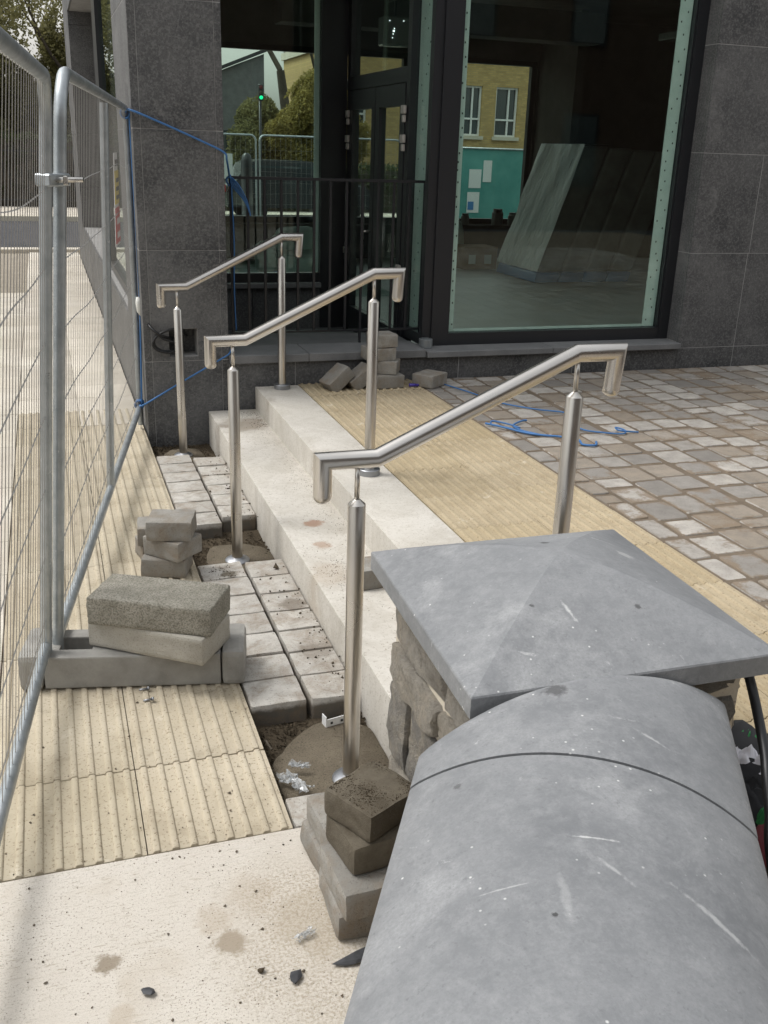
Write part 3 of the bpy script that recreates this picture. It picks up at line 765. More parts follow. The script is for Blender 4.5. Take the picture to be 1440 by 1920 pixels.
# pillar core with the service hatch left open
part("wall", "grout", [(0.5395, 0.694, 6.3035, 7.47, -0.18, 4.65), (0.875, 1.0705, 6.3035, 7.47, -0.18, 4.65), (0.694, 0.875, 6.3035, 7.47, -0.18, 0.51),
                       (0.694, 0.875, 6.3035, 7.47, 0.685, 4.65), (0.694, 0.875, 6.50, 7.47, 0.51, 0.685)])
for i, (z0, z1) in enumerate(ROWS):
    if i == 1:
        m = MB(); m.box(0.586, 0.692, 6.30, 6.325, z0, z1); m.box(0.877, 1.027, 6.30, 6.325, z0, z1)
        m.box(0.692, 0.877, 6.30, 6.325, z0, 0.508); m.box(0.692, 0.877, 6.30, 6.325, 0.687, z1)
        m.build("cladding_panel", "granite", BLD)
    else: part("cladding_panel", "granite", [(0.586, 1.027, 6.30, 6.325, z0, z1)], bevel=0.0015)
    part("corner_panel", "granite", [(0.538, 0.583, 6.302, 6.345, z0, z1)], bevel=0.0015)
    part("corner_panel", "granite", [(1.030, 1.072, 6.302, 6.345, z0, z1)], bevel=0.0015)
    part("cladding_panel", "granite", [(0.538, 0.562, 6.349, 7.46, z0, z1)], bevel=0.0015)
    part("cladding_panel", "granite", [(1.058, 1.072, 6.349, 7.46, z0, z1)], bevel=0.0015)
hb = part("hatch_frame", "granite", [(0.694, 0.875, 6.46, 6.499, 0.511, 0.684)])
# plinth below ledge and window sill
for x0, x1 in ((1.075, 1.512), (1.517, 2.035), (2.040, 2.690), (2.695, 3.595), (3.60, 4.478)):
    part("plinth_panel", "granite", [(x0, x1, 6.30, 6.33, -0.15 if x0 < 1.52 else 0.20, 0.452)], bevel=0.0015)
part("plinth_core", "grout", [(1.073, 4.479, 6.3018, 6.60, -0.18, 0.451)])
part("ledge", "ledge", [(1.074, 1.60, 6.268, 6.615, 0.453, 0.508), (1.603, 2.432, 6.268, 6.615, 0.453, 0.508)], bevel=0.004)
part("ledge_back_slab", "ledge", [(1.074, 2.432, 6.618, 7.01, 0.30, 0.502)], bevel=0.004)
part("window_sill", "ledge", [(2.436, 3.40, 6.245, 6.56, 0.4535, 0.496), (3.403, 4.474, 6.245, 6.56, 0.4535, 0.496)], bevel=0.004)
# right hand wall
part("wall", "grout", [(4.4835, 11.9, 6.3018, 6.75, -0.18, 4.65)])
RR = [(0.20, 0.447, (4.482, 4.993, 5.92, 6.85, 7.78)), (0.452, 1.146, (4.482, 4.993, 5.92, 6.85, 7.78)), (1.151, 1.838, (4.482, 5.002, 5.92, 6.85, 7.78)),
      (1.843, 2.540, (4.482, 5.45, 6.38, 7.31)), (2.545, 3.24, (4.482, 5.45, 6.38, 7.31)), (3.245, 3.94, (4.482, 4.99, 5.92, 6.85)), (3.945, 4.66, (4.482, 5.45, 6.38, 7.31))]
for z0, z1, xs in RR:
    xs = list(xs) + [11.9]
    for x0, x1 in zip(xs, xs[1:]):
        part("cladding_panel", "granite", [(x0, x1 - 0.005, 6.30, 6.325, z0, z1)], bevel=0.0015)
    part("reveal_panel", "granite", [(4.482, 4.498, 6.327, 6.56, max(z0, 0.497), z1)]) if z1 > 0.5 else None
part("parapet", "granite", [(0.52, 11.9, 6.27, 6.6, 4.662, 5.3)])
part("lintel", "granite", [(1.073, 4.481, 6.302, 6.6, 3.62, 4.66)])
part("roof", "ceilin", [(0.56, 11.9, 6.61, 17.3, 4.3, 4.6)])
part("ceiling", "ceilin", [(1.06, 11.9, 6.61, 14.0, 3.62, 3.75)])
# big front window
bw = MB()
bw.box(2.535, 2.660, 6.452, 6.545, 0.4965, 3.62); bw.box(4.398, 4.4815, 6.452, 6.545, 0.4965, 3.62)
bw.box(2.661, 4.397, 6.456, 6.541, 0.4965, 0.582); bw.box(2.661, 4.397, 6.456, 6.541, 3.55, 3.62)
bw.box(2.661, 2.672, 6.468, 6.535, 0.583, 3.549); bw.box(4.388, 4.397, 6.468, 6.535, 0.583, 3.549)
BW = bw.build("shop_window", "frame", BLD)
part("pane", "glass", [(2.672, 4.388, 6.497, 6.503, 0.583, 3.549)], BW)
def strip(x0, x1, y0, y1, z0, z1, axis, parent, nail_seed):
    o = part("edge_strip", "tape", [(x0, x1, y0, y1, z0, z1)], parent)
    r = random.Random(nail_seed); m = MB(); z = z0 + 0.05
    while z < z1 - 0.03:
        u = r.uniform(0.2, 0.8)
        if axis == 'x':
            xx = x0 + (x1 - x0) * u; m.obox((xx, y0 - 0.001, z), (0.008, 0.003, 0.012))
        else:
            yy = y0 + (y1 - y0) * u; m.obox((x0 - 0.001, yy, z), (0.003, 0.008, 0.012))
        z += r.uniform(0.05, 0.10)
    f = m.build("fixing", "nail", parent); f["kind"] = "stuff"
strip(4.285, 4.384, 6.512, 6.520, 0.585, 3.545, 'x', BW, 1)
strip(2.676, 2.722, 6.512, 6.520, 0.585, 3.545, 'x', BW, 2)
part("edge_strip", "tape", [(2.725, 4.282, 6.512, 6.520, 0.585, 0.603)], BW)
# porch: side glazing, doors facing left, rear window
sg = MB(); sg.box(2.470, 2.534, 6.470, 6.535, 0.4965, 3.61); sg.box(2.472, 2.530, 6.536, 6.86, 0.4965, 0.57); sg.box(2.472, 2.530, 6.536, 6.86, 3.5, 3.61)
SG = sg.build("side_window", "frame", BLD)
part("pane", "glass", [(2.498, 2.504, 6.537, 6.859, 0.571, 3.499)], SG)
strip(2.512, 2.520, 6.60, 6.85, 0.573, 3.495, 'y', SG, 5)
df = MB()
df.box(2.455, 2.535, 6.862, 6.935, 0.30, 3.61); df.box(2.455, 2.535, 8.30, 8.385, 0.30, 3.61)
df.box(2.455, 2.535, 6.936, 8.299, 2.235, 2.335); df.box(2.458, 2.532, 6.936, 8.299, 3.52, 3.61)
DF = df.build("door_frame", "frame", BLD)
part("fanlight_pane", "glass", [(2.494, 2.500, 6.937, 8.298, 2.336, 3.519)], DF)
def leaf(y0, y1, hy, lab):
    m = MB()
    m.box(2.448, 2.505, y0, y0 + 0.085, 0.32, 2.228); m.box(2.448, 2.505, y1 - 0.085, y1, 0.32, 2.228)
    m.box(2.448, 2.505, y0 + 0.086, y1 - 0.086, 2.085, 2.228); m.box(2.448, 2.505, y0 + 0.086, y1 - 0.086, 0.32, 0.52)
    d = m.build("door", "frame", BLD); d["label"] = lab
    part("pane", "glass", [(2.474, 2.480, y0 + 0.086, y1 - 0.086, 0.521, 2.084)], d)
    for z in (2.03, 1.84, 0.95):
        h = MB(); h.box(2.425, 2.447, hy - 0.035, hy + 0.035, z, z + 0.055, 0.004); h.box(2.427, 2.447, hy - 0.02 - 0.01, hy + 0.02 - 0.01, z - 0.055, z - 0.008, 0.004)
        h.build("hinge", "hinge", d)
    return d
leaf(6.94, 7.60, 6.93, "near leaf of the double glass door")
d2 = leaf(7.612, 8.295, 8.31, "far leaf of the double glass door with pull handle")
h = MB(); h.tube([(2.39, 7.68, 0.72), (2.39, 7.68, 1.32)], 0.013, 8); h.tube([(2.39, 7.68, 0.85), (2.45, 7.68, 0.85)], 0.010, 8); h.tube([(2.39, 7.68, 1.18), (2.45, 7.68, 1.18)], 0.010, 8)
h.build("handle", "steel", d2)
# rear wall of the porch with its window
pw = MB(); pw.box(1.06, 1.16, 8.39, 8.47, 0.70, 3.61); pw.box(2.235, 2.455, 8.39, 8.47, 0.30, 3.61); pw.box(1.161, 2.234, 8.392, 8.468, 0.70, 0.775); pw.box(1.161, 2.234, 8.392, 8.468, 3.5, 3.61)
PW = pw.build("porch_window", "frame", BLD)
part("pane", "glass", [(1.161, 2.234, 8.427, 8.433, 0.776, 3.499)], PW)
part("edge_strip", "tape", [(2.188, 2.232, 8.44, 8.447, 0.78, 3.49)], PW)
part("window_sill", "ledge", [(1.06, 2.233, 8.33, 8.46, 0.655, 0.698)], bevel=0.004)
for x0, x1 in ((1.06, 1.64), (1.645, 2.232)):
    part("plinth_panel", "granite", [(x0, x1, 8.39, 8.47, 0.25, 0.654)])
part("porch_floor", "ledge", [(1.073, 2.535, 7.012, 8.389, 0.20, 0.302)])
part("porch_side_wall", "granite", [(0.95, 1.059, 7.47, 8.47, 0.2, 3.61)])
part("soffit", "ceilin", [(1.073, 2.534, 6.61, 8.47, 3.611, 3.619)])
# flank facing the street: panels, deep window, far pier
part("wall", "grout", [(0.562, 0.90, 7.471, 15.4, -0.18, 0.60), (0.562, 0.90, 7.471, 15.4, 3.42, 4.65), (0.562, 0.99, 15.401, 17.28, -0.18, 4.65)])
for j in range(8):
    y0 = 7.465 + j * 0.99
    part("cladding_panel", "granite", [(0.538, 0.562, y0, y0 + 0.985, -0.15, 0.60)]); part("cladding_panel", "granite", [(0.538, 0.562, y0, y0 + 0.985, 3.42, 4.66)])
for i, (z0, z1) in enumerate(ROWS):
    part("cladding_panel", "granite", [(0.538, 0.562, 15.40, 17.3, z0, z1)])
    part("reveal_panel", "granite", [(0.538, 0.90, 15.376, 15.399, max(z0, 0.6), min(z1, 3.42))]) if 0.6 < z1 and z0 < 3.42 else None
fw = MB()
fw.box(0.60, 0.70, 7.472, 8.30, 0.601, 3.419); fw.box(0.60, 0.70, 10.35, 10.85, 0.601, 3.419)
fw.box(0.602, 0.698, 8.301, 10.349, 0.601, 0.67); fw.box(0.602, 0.698, 8.301, 10.349, 3.35, 3.419)
FW = fw.build("flank_window", "frame", BLD)
part("pane", "glass", [(0.632, 0.638, 8.301, 10.349, 0.671, 3.349)], FW)
for y0, y1 in ((10.86, 12.35), (12.355, 13.85), (13.855, 15.37)):
    part("recess_panel", "granite", [(0.84, 0.90, y0, y1, 0.601, 3.419)])
# interior
part("interior_floor", "floorin", [(2.54, 11.8, 6.56, 13.99, 0.15, 0.303), (0.99, 2.539, 8.475, 13.99, 0.15, 0.303)])
bwall = [(0.99, 1.15, 14.0, 14.2, 0.0, 4.3), (1.15, 1.98, 14.0, 14.2, 0.0, 0.80), (1.15, 1.98, 14.0, 14.2, 3.05, 4.3), (1.98, 2.1, 14.0, 14.2, 0.0, 4.3), (2.1, 6.95, 14.0, 14.2, 0.0, 0.80), (2.1, 6.95, 14.0, 14.2, 3.05, 4.3), (3.85, 4.02, 14.0, 14.2, 0.80, 3.05), (4.98, 5.14, 14.0, 14.2, 0.80, 3.05), (6.95, 11.9, 14.0, 14.2, 0.0, 4.3)]
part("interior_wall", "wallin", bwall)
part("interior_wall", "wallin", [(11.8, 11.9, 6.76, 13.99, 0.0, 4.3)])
part("interior_wall", "wallin", [(6.98, 7.10, 12.9, 13.99, 0.304, 3.61)])
for x0, x1 in ((1.15, 1.98), (2.1, 3.85), (4.02, 4.98), (5.14, 6.95)):  # leftmost opening is unseen, added to let more daylight into the room
    m = MB(); m.box(x0 + 0.001, x0 + 0.07, 14.03, 14.12, 0.801, 3.049); m.box(x1 - 0.07, x1 - 0.001, 14.03, 14.12, 0.801, 3.049)
    m.box(x0 + 0.071, x1 - 0.071, 14.03, 14.12, 0.801, 0.87); m.box(x0 + 0.071, x1 - 0.071, 14.03, 14.12, 2.98, 3.049)
    w = m.build("rear_window", "frame", BLD)
    part("pane", "glass2", [(x0 + 0.071, x1 - 0.071, 14.075, 14.08, 0.871, 2.979)], w)
m = MB(); m.box(2.1, 6.94, 13.78, 13.999, 0.74, 0.79); m.build("inner_sill", "wallin", BLD)
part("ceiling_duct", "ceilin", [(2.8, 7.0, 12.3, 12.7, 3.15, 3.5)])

# things inside
def mattress(i):
    x = 5.66 + i * 0.335
    t = thing("wrapped_mattress", (x, 11.6, 0.31), ["plastic wrapped mattress with blue base leaning at the front of the stack inside the window",
        "dark mattress edge, second in the leaning stack behind the glass", "dark mattress edge, third in the leaning stack behind the glass", "rearmost dark mattress of the leaning stack behind the glass"][i], "mattress", "mattresses stacked inside the building")
    a = rad(19)
    def tr(bm):
        bmesh.ops.transform(bm, matrix=Matrix.Translation((x, 11.62, 0.31)) @ Matrix(((1, 0, math.tan(a), 0), (0, 1, 0, 0), (0, 0, 1, 0), (0, 0, 0, 1))), verts=bm.verts)
    m = MB(); m.box(0, 0.325, -0.56, 0.56, 0.13, 1.60 - 0.012 * i, 0.04, 3); tr(m.bm); autosmooth(m.build("body", "mattress", t), 40)
    m = MB(); m.box(-0.004, 0.327, -0.564, 0.564, 0.0, 0.128, 0.03, 2); tr(m.bm); autosmooth(m.build("base_cover", "bluepl", t), 40)
    if i > 0: return
    # crinkled plastic over the broad face and the top
    bm = bmesh.new(); nx, nz = 26, 40; g = []
    for k in range(nz + 1):
        row = []
        for j in range(nx + 1):
            y = -0.575 + 1.15 * j / nx; z = 0.135 + 1.485 * k / nz
            d = 0.030 * mnoise.noise(Vector((y * 6.5 + z * 1.6, z * 1.1, i))) + 0.014 * mnoise.noise(Vector((y * 14 - z * 2, z * 2.5, i + 4)))
            row.append(bm.verts.new((-0.022 + d, y, z)))
        g.append(row)
    top = [bm.verts.new((0.33, -0.575 + 1.15 * j / nx, 1.625 + 0.012 * mnoise.noise(Vector((j * 0.8, i, 2))))) for j in range(nx + 1)]
    g.append(top)
    for k in range(nz + 1):
        for j in range(nx):
            f = bm.faces.new((g[k][j], g[k][j + 1], g[k + 1][j + 1], g[k + 1][j])); f.smooth = True
    q = MB(); q.bm.free(); q.bm = bm; tr(bm); q.build("plastic_wrap", "wrap", t)
for i in range(4): mattress(i)
t = thing("cardboard_box", (5.55, 12.75, 0.303), "brown cardboard box on the floor left of the wrapped mattresses", "box")
m = MB(); m.box(5.32, 5.82, 12.5, 12.95, 0.304, 0.60, 0.006); m.build("carton", "cardboard", t)
m = MB(); m.box(5.40, 5.50, 12.494, 12.499, 0.38, 0.50); m.build("sticker", "paper", t); m = MB(); m.box(5.63, 5.73, 12.494, 12.499, 0.38, 0.50); m.build("sticker", "paper", t)
for i, (x, h, r, lab) in enumerate([(5.90, 0.16, 0.06, "small dark jar on the rear sill nearest the cardboard box"), (6.42, 0.23, 0.085, "tallest dark jar on the rear sill beside the mattresses"), (6.68, 0.18, 0.08, "dark jar on the rear sill close to the window frame"), (5.62, 0.17, 0.045, "slim dark bottle at the left end of the rear sill")]):
    m = MB(); m.lathe((x, 13.88, 0.79), [(r * 0.95, 0), (r, 0.02), (r, h * 0.75), (r * 0.8, h * 0.84), (r * 0.82, h)], 16)
    tag(autosmooth(m.build("jar", "mattress", origin=(x, 13.88, 0.79))), lab, "jar", "jars on the rear sill")
def soft(name, c, size, mat, seed, parent=None, sub=3, amp=0.08):
    bm = bmesh.new(); bmesh.ops.create_icosphere(bm, subdivisions=sub, radius=1.0)
    for v in bm.verts:
        p = v.co.copy()
        q = Vector([math.copysign(abs(a) ** 0.55, a) for a in p])
        q += p * amp * 2 * mnoise.noise(p * 2.2 + Vector((seed, 0, 0))) + p * amp * 0.7 * mnoise.noise(p * 6 + Vector((seed, 3, 0)))
        v.co = Vector((q.x * size[0], q.y * size[1], q.z * size[2]))
    for f in bm.faces: f.smooth = True
    me = bpy.data.meshes.new(name); bm.to_mesh(me); bm.free(); me.materials.append(M[mat])
    return place(name, me, c, parent)
t = thing("covered_armchair", (2.95, 12.2, 0.303), "armchair under a pale dust sheet seen through the porch window", "armchair")
soft("seat", (2.95, 12.15, 0.45), (0.34, 0.36, 0.13), "fabric", 1, t); soft("backrest", (3.08, 12.5, 0.58), (0.38, 0.16, 0.25), "fabric", 2, t); soft("arm", (2.56, 12.2, 0.50), (0.10, 0.34, 0.18), "fabric", 4, t); soft("arm", (3.36, 12.2, 0.50), (0.10, 0.34, 0.18), "fabric", 5, t)
m = MB(); m.box(1.7, 3.6, 10.2, 13.6, 0.304, 0.309); tag(m.build("floor_sheet", "fabric"), "pale protective sheet spread on the floor inside the porch window", "sheet")
t = thing("hanging_lamp_box", (3.12, 9.2, 2.65), "clear box lamp with white lights hanging behind the door fanlight", "lamp")
m = MB(); m.box(2.98, 3.25, 9.10, 9.24, 2.66, 2.90, 0.012); m.build("housing", "clearbox", t)
m = MB(); m.tube([(3.115, 9.17, 2.90), (3.115, 9.17, 3.61)], 0.012, 6); m.build("stem", "black", t)
for dx, dz in ((0.10, 0.12), (0.105, 0.14), (0.095, 0.095), (0.06, 0.20), (0.19, 0.205), (0.09, 0.065)):
    m = MB(); s = 0.016 if dz == 0.12 else 0.008; m.obox((2.98 + dx, 9.094, 2.66 + dz), (s, 0.006, s), bevel=0.002); m.build("light", "white_led", t)
m = MB(); m.obox((3.20, 9.6, 3.18), (0.09, 0.05, 0.09), bevel=0.01); o = m.build("exit_detector", "black", origin=(3.20, 9.6, 3.135)); tag(o, "small black ceiling sensor with a green light above the door", "sensor")
m = MB(); m.obox((3.19, 9.573, 3.17), (0.018, 0.004, 0.018), bevel=0.002); m.build("indicator", "green_led", o)
m = MB(); m.box(2.1, 2.3, 0, 1.25, 0, 0.07, 0.01)
bmesh.ops.transform(m.bm, matrix=Matrix.Translation((3.9, 8.2, 2.9)) , verts=m.bm.verts)
tag(m.build("strip_light", "clearbox", origin=(6.1, 8.8, 2.9)), "unlit strip light fitting under the ceiling inside the big window", "light fitting")
soft_sheet = soft("dust_sheet_heap", (5.35, 13.3, 0.62), (0.25, 0.22, 0.32), "fabric", 9); tag(soft_sheet, "pale dust sheet heap standing behind the cardboard box", "sheet")

# railing on the ledge
RL = thing("porch_railing", (1.8, 6.60, 0.5), "black metal railing with square bars on the granite ledge", "railing")
m = MB(); m.box(1.15, 2.505, 6.585, 6.615, 1.585, 1.603); m.build("top_rail", "black", RL)
m = MB(); m.box(1.15, 2.505, 6.588, 6.612, 0.590, 0.604); m.build("bottom_rail", "black", RL)
for i in range(13):
    x = 1.158 + i * 0.1115
    m = MB(); z0 = 0.505 if i in (0, 3, 8, 12) else 0.6045
    m.box(x - 0.008, x + 0.008, 6.592, 6.608, z0, 1.5845); m.build("bar", "black", RL)

# ================================================================== HANDRAILS
def handrail(ax, ay, bx, by, zb, label, dxe=0.0):
    t = thing("handrail", (ax, ay, zb), label, "handrail", "stainless steel handrails on the steps")
    d = Vector((bx - ax, by - ay, 0)); L = d.length; e = d / L
    P = lambda s, z: Vector((ax, ay, 0)) + e * s + Vector((0, 0, z))
    r = 0.0258
    path = [P(-0.100, 0.885), P(-0.100, 0.985), P(0.056, 0.985), P(L - 0.004, 1.260), P(L + 0.126, 1.260), P(L + 0.118, 1.150)]
    m = MB(); m.tube(path, r, 28, caps=False); autosmooth(m.build("rail", "steel", t), 28)
    for q, dirz in ((path[0], path[1]), (path[-1], path[-2])):
        ax_ = (q - dirz).normalized()
        m = MB(); m.tube([q, q + ax_ * 0.007, q + ax_ * 0.013, q + ax_ * 0.018, q + ax_ * 0.0205], [r, r * 0.96, r * 0.84, r * 0.6, r * 0.3], 28, caps=True); autosmooth(m.build("end_cap", "steel", t), 60)
    for s, z0, z1, zr in ((0.0, zb, 0.868, 0.975), (L, 0.30, 1.148, 1.245)):
        p = P(s, 0)
        m = MB(); m.lathe(p, [(0.0254, z0 + 0.002), (0.0254, z1 - 0.016), (0.0244, z1 - 0.014), (0.009, z1)], 28); autosmooth(m.build("post", "steel", t), 30)
        m = MB(); m.tube([p + Vector((0, 0, z1 - 0.002)), p + Vector((0, 0, zr))], 0.0075, 14); m.build("stem", "steel", t)
        m = MB()
        if z0 < 0.1: m.lathe(p, [(0.058, z0), (0.058, z0 + 0.004), (0.052, z0 + 0.010), (0.036, z0 + 0.016), (0.0262, z0 + 0.020)], 32)
        else: m.lathe(p, [(0.053, z0 + 0.001), (0.053, z0 + 0.028), (0.050, z0 + 0.031), (0.0262, z0 + 0.032)], 32)
        autosmooth(m.build("base_cover", "flange", t), 30)
handrail(0.772, 2.475, 1.428, 2.47, -0.063, "nearest stainless handrail, beside the stone pier cap")
handrail(0.745, 4.275, 1.412, 4.335, -0.063, "middle stainless handrail of the three on the steps")
handrail(0.722, 6.02, 1.398, 6.185, -0.063, "farthest stainless handrail in front of the granite pillar")

# ================================================================== PIER AND WALL
PR = thing("stone_pier", (1.1, 1.9, 0), "rubble stone pier with a blue grey pyramid cap beside the steps", "pier")
CAPC = [Vector((0.713, 1.508)), Vector((1.430, 1.500)), Vector((1.464, 2.243)), Vector((0.748, 2.253))]   # near-left, near-right, far-right, far-left
def capmap(u, v):
    a = CAPC[0].lerp(CAPC[1], u); b = CAPC[3].lerp(CAPC[2], u); return a.lerp(b, v)
bm = bmesh.new(); N = 48; g = []
for j in range(N + 1):
    row = []
    for i in range(N + 1):
        u, v = i / N, j / N; q = capmap(u, v); mm = max(abs(2 * u - 1), abs(2 * v - 1))
        # softened max norm near the apex
        k_ = 60.0; sm = (abs(2 * u - 1) ** k_ + abs(2 * v - 1) ** k_) ** (1 / k_)
        h = 0.120 * (1 - sm ** 1.5)
        row.append(bm.verts.new((q.x, q.y, 0.800 + max(h, 0) + 0.0008 * mnoise.noise(Vector((q.x * 9, q.y * 9, 1))))))
    g.append(row)
for j in range(N):
    for i in range(N):
        A_, B_, C_, D_ = g[j][i], g[j][i + 1], g[j + 1][i + 1], g[j + 1][i]
        if i == j: fl = ((A_, B_, C_), (A_, C_, D_))
        elif i + j == N - 1: fl = ((A_, B_, D_), (B_, C_, D_))
        else: fl = ((A_, B_, C_, D_),)
        for q_ in fl: bm.faces.new(q_).smooth = True
ring = [g[0][i] for i in range(N + 1)] + [g[j][N] for j in range(1, N + 1)] + [g[N][i] for i in range(N - 1, -1, -1)] + [g[j][0] for j in range(N - 1, 0, -1)]
mid = [bm.verts.new((v.co.x + (v.co.x - 1.09) * 0.006, v.co.y + (v.co.y - 1.876) * 0.006, 0.7965)) for v in ring]
low = [bm.verts.new((v.co.x, v.co.y, 0.752)) for v in mid]
n = len(ring)
for a, b in ((ring, mid), (mid, low)):
    for k in range(n):
        f = bm.faces.new((a[k], a[(k + 1) % n], b[(k + 1) % n], b[k]))
bm.faces.new(low)
q = MB(); q.bm.free(); q.bm = bm; autosmooth(q.build("cap_stone", "limestone", PR), 8)
m = MB(); m.box(0.800, 1.405, 1.575, 2.185, -0.1, 0.750); m.build("mortar_core", "mortar", PR)

def rubble_stone(sx, sy, sz, seed, cuts=5):
    bm = bmesh.new(); bmesh.ops.create_cube(bm, size=1.0); bmesh.ops.subdivide_edges(bm, edges=bm.edges[:], cuts=cuts, use_grid_fill=True)
    off = Vector((seed * 1.7, seed * 3.1, seed * 0.9))
    for v in bm.verts:
        p = v.co * 2
        l6 = (abs(p.x) ** 18 + abs(p.y) ** 18 + abs(p.z) ** 18) ** (1 / 18)
        p = p / max(l6, 1e-6)
        c = Vector((p.x * sx / 2, p.y * sy / 2, p.z * sz / 2))
        c += mnoise.noise_vector(c * 7 + off) * 0.012 + mnoise.noise_vector(c * 19 + off) * 0.008 + mnoise.noise_vector(c * 50 + off) * 0.005
        v.co = c
    for f in bm.faces: f.smooth = True
    me = bpy.data.meshes.new("stone"); bm.to_mesh(me); bm.free(); me.materials.append(M['rubble'])
    try: me.set_sharp_from_angle(angle=rad(38))
    except Exception: pass
    return me
def rubble_face(parent, p0, along, nrm, length, z0, z1, seed, depth=0.10, out=0.012, cuts=5):
    r = random.Random(seed); z = z0; p0 = Vector(p0); along = Vector(along).normalized(); nrm = Vector(nrm).normalized()
    ang = math.atan2(along.y, along.x)
    while z < z1 - 0.03:
        h = min(r.uniform(0.11, 0.24), z1 - z)
        if z1 - z - h < 0.07: h = z1 - z
        s = -r.uniform(0, 0.08)
        while s < length - 0.03:
            w = r.uniform(0.15, 0.36); a = max(s, 0.0); b = min(s + w, length)
            if length - b < 0.07: b = length; w = b - s + 0.001
            if b - a > 0.05:
                c = p0 + along * ((a + b) / 2) + nrm * (out - depth / 2 + r.uniform(-0.012, 0.010))
                hh = h - r.uniform(0.006, 0.020)
                place("stone", rubble_stone(b - a - r.uniform(0.006, 0.022), depth, hh, r.randrange(999), cuts), (c.x, c.y, z + h / 2), parent, (r.uniform(-.04, .04), r.uniform(-.05, .05), ang))
            s += w
        z += h
rubble_face(PR, (0.800, 1.575, 0), (0, 1, 0), (-1, 0, 0), 0.61, -0.06, 0.745, 21, 0.10, 0.020, 11)
rubble_face(PR, (1.405, 1.575, 0), (0, 1, 0), (1, 0, 0), 0.61, 0.28, 0.745, 22, 0.10, 0.016)
rubble_face(PR, (0.800, 2.185, 0), (1, 0, 0), (0, 1, 0), 0.605, 0.14, 0.745, 23, 0.08, 0.010)
rubble_face(PR, (0.800, 1.575, 0), (1, 0, 0), (0, -1, 0), 0.605, 0.0, 0.745, 24, 0.08, 0.010)

WA = thing("boundary_wall", (0.5, 0.6, 0), "low rubble wall topped with rounded blue grey coping stones in the foreground", "wall")
th = rad(29.5); D = Vector((math.sin(th), math.cos(th), 0)); Pp = Vector((math.cos(th), -math.sin(th), 0)); C0 = Vector((0.953, 1.492, 0)); W = 0.61
def coping(s0, s1, name="coping_stone", drop=0.0):
    """s1=None: cut square to the pier at y=1.49"""
    prof = []
    n = 40
    ze, rise = 0.700, 0.116
    R = (W * W / 4 + rise * rise) / (2 * rise)
    for i in range(n + 1):
        o = -W / 2 + W * i / n
        z = ze + math.sqrt(max(R * R - o * o, 0)) - (R - rise)
        prof.append((o, z))
    prof = [(-W / 2, 0.645), (-W / 2, ze - 0.004)] + [(-W / 2 + 0.003, ze + 0.001)] + prof[1:-1] + [(W / 2 - 0.003, ze + 0.001), (W / 2, ze - 0.004), (W / 2, 0.645)]
    bm = bmesh.new(); rings = []
    ns = 24
    for k in range(ns + 1):
        row = []
        for o, z in prof:
            e1 = s1 if s1 is not None else (1.492 - C0.y + o * math.sin(th)) / math.cos(th)
            s = s0 + (e1 - s0) * k / ns
            inset = 0.0018 if k in (0, ns) else 0
            p = C0 + D * s + Pp * o
            p.z = z - drop - inset + 0.0006 * mnoise.noise(Vector((p.x * 7, p.y * 7, 4)))
            row.append(bm.verts.new(p))
        rings.append(row)
    for a, b in zip(rings, rings[1:]):
        for i in range(len(prof) - 1):
            f = bm.faces.new((a[i], a[i + 1], b[i + 1], b[i])); f.smooth = True
        bm.faces.new((a[-1], a[0], b[0], b[-1]))
    bm.faces.new(rings[0]); bm.faces.new(rings[-1][::-1])
    q = MB(); q.bm.free(); q.bm = bm
    return autosmooth(q.build(name, "limestone", WA), 30)
coping(-0.272, None); coping(-1.30, -0.2768, drop=0.002); coping(-2.35, -1.3055, drop=0.002)
m = MB()
for s0, s1 in ((-2.3, -0.05),):
    a = C0 + D * s0; b = C0 + D * s1; hw = 0.21
    vs_ = []
    for z in (-0.1, 0.6445):
        for p in (a - Pp * hw, a + Pp * hw, b + Pp * hw, b - Pp * hw): vs_.append(m.bm.verts.new((p.x, p.y, z)))
    for q in ((0, 1, 2, 3), (7, 6, 5, 4), (0, 4, 5, 1), (1, 5, 6, 2), (2, 6, 7, 3), (3, 7, 4, 0)): m.bm.faces.new([vs_[i] for i in q])
m.build("mortar_core", "mortar", WA)
m = MB(); m.tube([C0 + D * -0.2748 - Pp * 0.30 + Vector((0, 0, 0.69)), C0 + D * -0.2748 + Vector((0, 0, 0.80)), C0 + D * -0.2748 + Pp * 0.30 + Vector((0, 0, 0.69))], 0.004, 6); m.build("joint", "nail", WA)
pa = C0 + D * -2.3 - Pp * 0.21
rubble_face(WA, pa, D, -Pp, 2.2, 0.0, 0.643, 31, 0.09, 0.012)
pa = C0 + D * -2.3 + Pp * 0.21
rubble_face(WA, pa, D, Pp, 2.35, 0.28, 0.643, 32, 0.09, 0.012)
